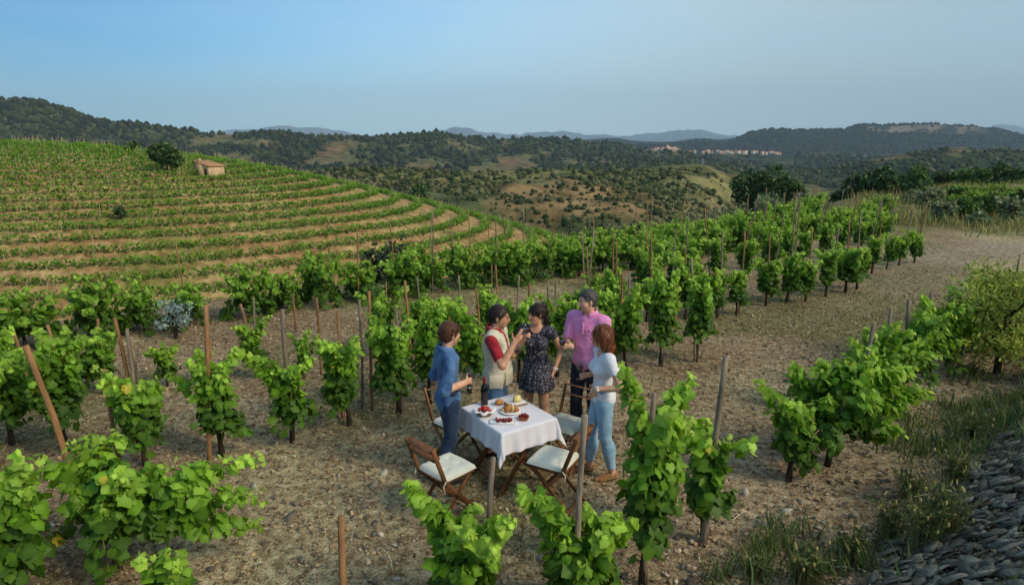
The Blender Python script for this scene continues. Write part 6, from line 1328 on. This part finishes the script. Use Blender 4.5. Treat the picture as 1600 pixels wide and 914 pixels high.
def dress(F, p=p):
    S = p.S; p.torso(F, .009)
    for i in (1, -1): p.armf(F, i, .013, .30)
    X, Y, Z = F.grid(); t = np.clip((.64 * S - Z) / (.27 * S), 0, 1.2); th = np.arctan2(Y, X); rx = (.058 + .055 * t ** .8) * S; ry = (.070 + .062 * t ** .8) * S; pl = 1 + .055 * t * np.sin(th * 11 + 1.5 * np.sin(th * 3)) + .02 * t * np.sin(th * 23)
    e = (np.sqrt((X / rx) ** 2 + (Y / ry) ** 2) - pl) * .06 * S * 1.3; e = np.maximum(e, Z - .66 * S); h = np.clip(.5 + .5 * (e - F.d) / .03, 0, 1); F.d = (e + (F.d - e) * h - .03 * h * (1 - h)).astype(np.float32)
p.garment('dress', M['dress'], dress, .003, 20, lambda x, y, z: np.maximum(.385 * 1.67 - z + .006 * np.sin(np.arctan2(y, x) * 7), np.maximum(z - (.855 * 1.67) + .0, np.where(x > -.02, .078 - np.sqrt((z - .855 * 1.67) ** 2 * .62 + (y * 1.0) ** 2), -1))), zlo=.6, zhi=1.45)
p.hair(M['hair_k'], strand_mat=M['hair_d2'], slen=.07, th=.012, nk=-.045, fr=(.078, .085, .080), face=(.082, 0, -.045), add=[((-.085, 0, .070), (-.105, 0, .085), .030, .030), ((-.108, 0, .085), (-.135, 0, .0), .030, .034), ((-.135, 0, .0), (-.125, .02, -.12), .036, .032), ((-.125, .02, -.12), (-.10, .05, -.24), .032, .012)])
M['black_shoe'] = mat('black_leather', '1c1a1a', None, .4); p.shoes(M['black_shoe'], None, True); M['silver'] = mat('pale_watch', 'e4e2da', None, .3, spec=.6); p.wristwatch(1, M['silver'], M['silver'])
q_ = p.grip(-1); wine_glass(p.wld(q_) + np.array((0, 0, -.07)), 'wine glass raised by the woman in the dark dress', (R(3), R(-4)))
# ---------- man in pink
x_, y_ = gpx(907, 451, 1.84); p = Person('tall man in pink polo shirt and navy trousers', (x_ + .10, y_ + .03), R(-122), 1.84, False, R(-36), R(5), (0, .02), .97, 'e2b699')
p.set_arm(-1, p.loc(W(892, 541, y_ - .20)), (-.4, .5, -1), palm=(.2, 1, 0), pose='hold', hdir=p.loc(W(876, 539, y_ - .24)) - p.loc(W(892, 541, y_ - .20))); p.set_arm(1, p.loc(W(935, 585, y_ - .28)), (-.5, .8, -.4), palm=(0, -1, 0))
M['pink'] = cloth_mat('pink_polo', 'f09cca', 'e488b8', scale=6); M['navy'] = cloth_mat('navy_trousers', '1e2436', '161a28', scale=8); M['hair_g'] = mat('greying_hair', '3a3531', '6e6660', .5, 40, bump=.25, bscale=90, lo=.5, hi=.8)
p.body(); p.trousers(M['navy'], .60, .012)
def pinkp(F, p=p):
    S = p.S; p.torso(F, .017); F.ell((0, 0, .545 * S), (.074 * S, .096 * S, .08 * S), .03)
    for i in (1, -1): p.armf(F, i, .014, .78)
pk = p.garment('polo_shirt', M['pink'], pinkp, .007, 14, lambda x, y, z: .487 * 1.84 - z, zlo=.8, zhi=1.6); p.collar(M['pink'], .858, .047, parent=pk)
MB().box((.0665 * 1.84 + .014, 0, .765 * 1.84), (.012, .028, .13), rot_axis((0, 1, 0), R(-8)), .004).obj('button_placket', M['pink'], pk)
for k in range(3): MB().ell((.0665 * 1.84 + .022 + .004 * (2 - k), 0, (.738 + .026 * k) * 1.84), (.004, .006, .006), 8, 5).obj('button', M['white_sole'], pk, True)
MB().box((.0665 * 1.84 + .0105, .072, .752 * 1.84), (.014, .016, .014), rotz(R(28)), .002).obj('chest_emblem', M['navy'], pk)
M['hair_g2'] = mat('grey_strands', '857c76', '5a534e', .5, 60); p.hair(M['hair_g'], th=.006, nk=-.055, slen=.028, strand_mat=M['hair_g2']); p.shoes(M['brown_shoe'])
q_ = p.grip(-1); wine_glass(p.wld(q_) + np.array((.0, 0, -.085)), 'wine glass in the hand of the man in pink', (R(6), R(-10)))
# ---------- woman in white
x_, y_ = gpx(942, 742); p = Person('woman in white t-shirt and light blue jeans with long auburn hair', (x_ - .035, y_), R(-170), 1.66, True, R(-4), R(3), (-.05, .06), 1.0, 'e2b392')
p.set_arm(1, p.loc(W(931, 608, y_ - .20)), (-1, .5, -.4), hdir=(.4, -.3, -.8), palm=(-.3, -1, 0), pose='relax'); p.set_arm(-1, p.loc(W(916, 586, y_ + .12)), (-.5, .4, -1), palm=(0, 1, .3), pose='hold')
M['white_t'] = cloth_mat('white_cotton', 'e9e7ea', 'dcdadf', scale=5); M['ljean'] = cloth_mat('light_jeans', '9fbfd2', '7fa3bc', scale=6); M['hair_a2'] = mat('auburn_strands', '9a5a34', '6a3a20', .4, 40); M['hair_a'] = mat('auburn_hair', '7a4024', '45220f', .42, 14, bump=.35, bscale=60, stretch=(2, 2, .25)); M['sandal'] = mat('tan_sandal', 'a87850', '8a5f3c', .7, 12); M['cork'] = mat('cork_wedge', 'a88a60', '86683f', .9, 40)
p.body(); p.trousers(M['ljean'], .60, .008, .075, .002, seed=1.0)
def tee(F, p=p):
    S = p.S; p.torso(F, .014); F.ell((-.004, 0, .56 * S), (.068 * S, .090 * S, .07 * S), .03)
    for i in (1, -1): p.armf(F, i, .017, .52)
p.garment('t_shirt', M['white_t'], tee, .006, 17, lambda x, y, z: np.maximum(.515 * 1.66 - z, np.where(x > 0, .068 - np.sqrt((z - .852 * 1.66) ** 2 * .5 + y ** 2), -1)), zlo=.8, zhi=1.45, seed=2.0)
p.hair(M['hair_a'], th=.016, nk=-.10, fr=(.07, .07, .088), face=(.085, 0, -.045), add=[((-.05, .055, .02), (-.045, .080, -.13), .048, .048), ((-.05, -.055, .02), (-.045, -.08, -.13), .048, .048), ((-.07, 0, 0), (-.085, 0, -.15), .06, .06), ((-.045, .078, -.12), (-.02, .085, -.25), .046, .022), ((-.045, -.078, -.12), (-.02, -.085, -.25), .046, .022), ((-.085, 0, -.14), (-.085, 0, -.27), .062, .030), ((.02, .062, .03), (.005, .078, -.09), .026, .026)], wr=.005, strands=900, slen=.09, strand_mat=M['hair_a2'])
p.shoes(M['sandal'], M['cork'], True, .035); p.wristwatch(1, M['white_sole'], M['silver'])
q_ = p.grip(-1); wine_glass(p.wld(q_) + np.array((-.02, 0, -.03)), 'wine glass in the hand of the woman in white', (0, 0))
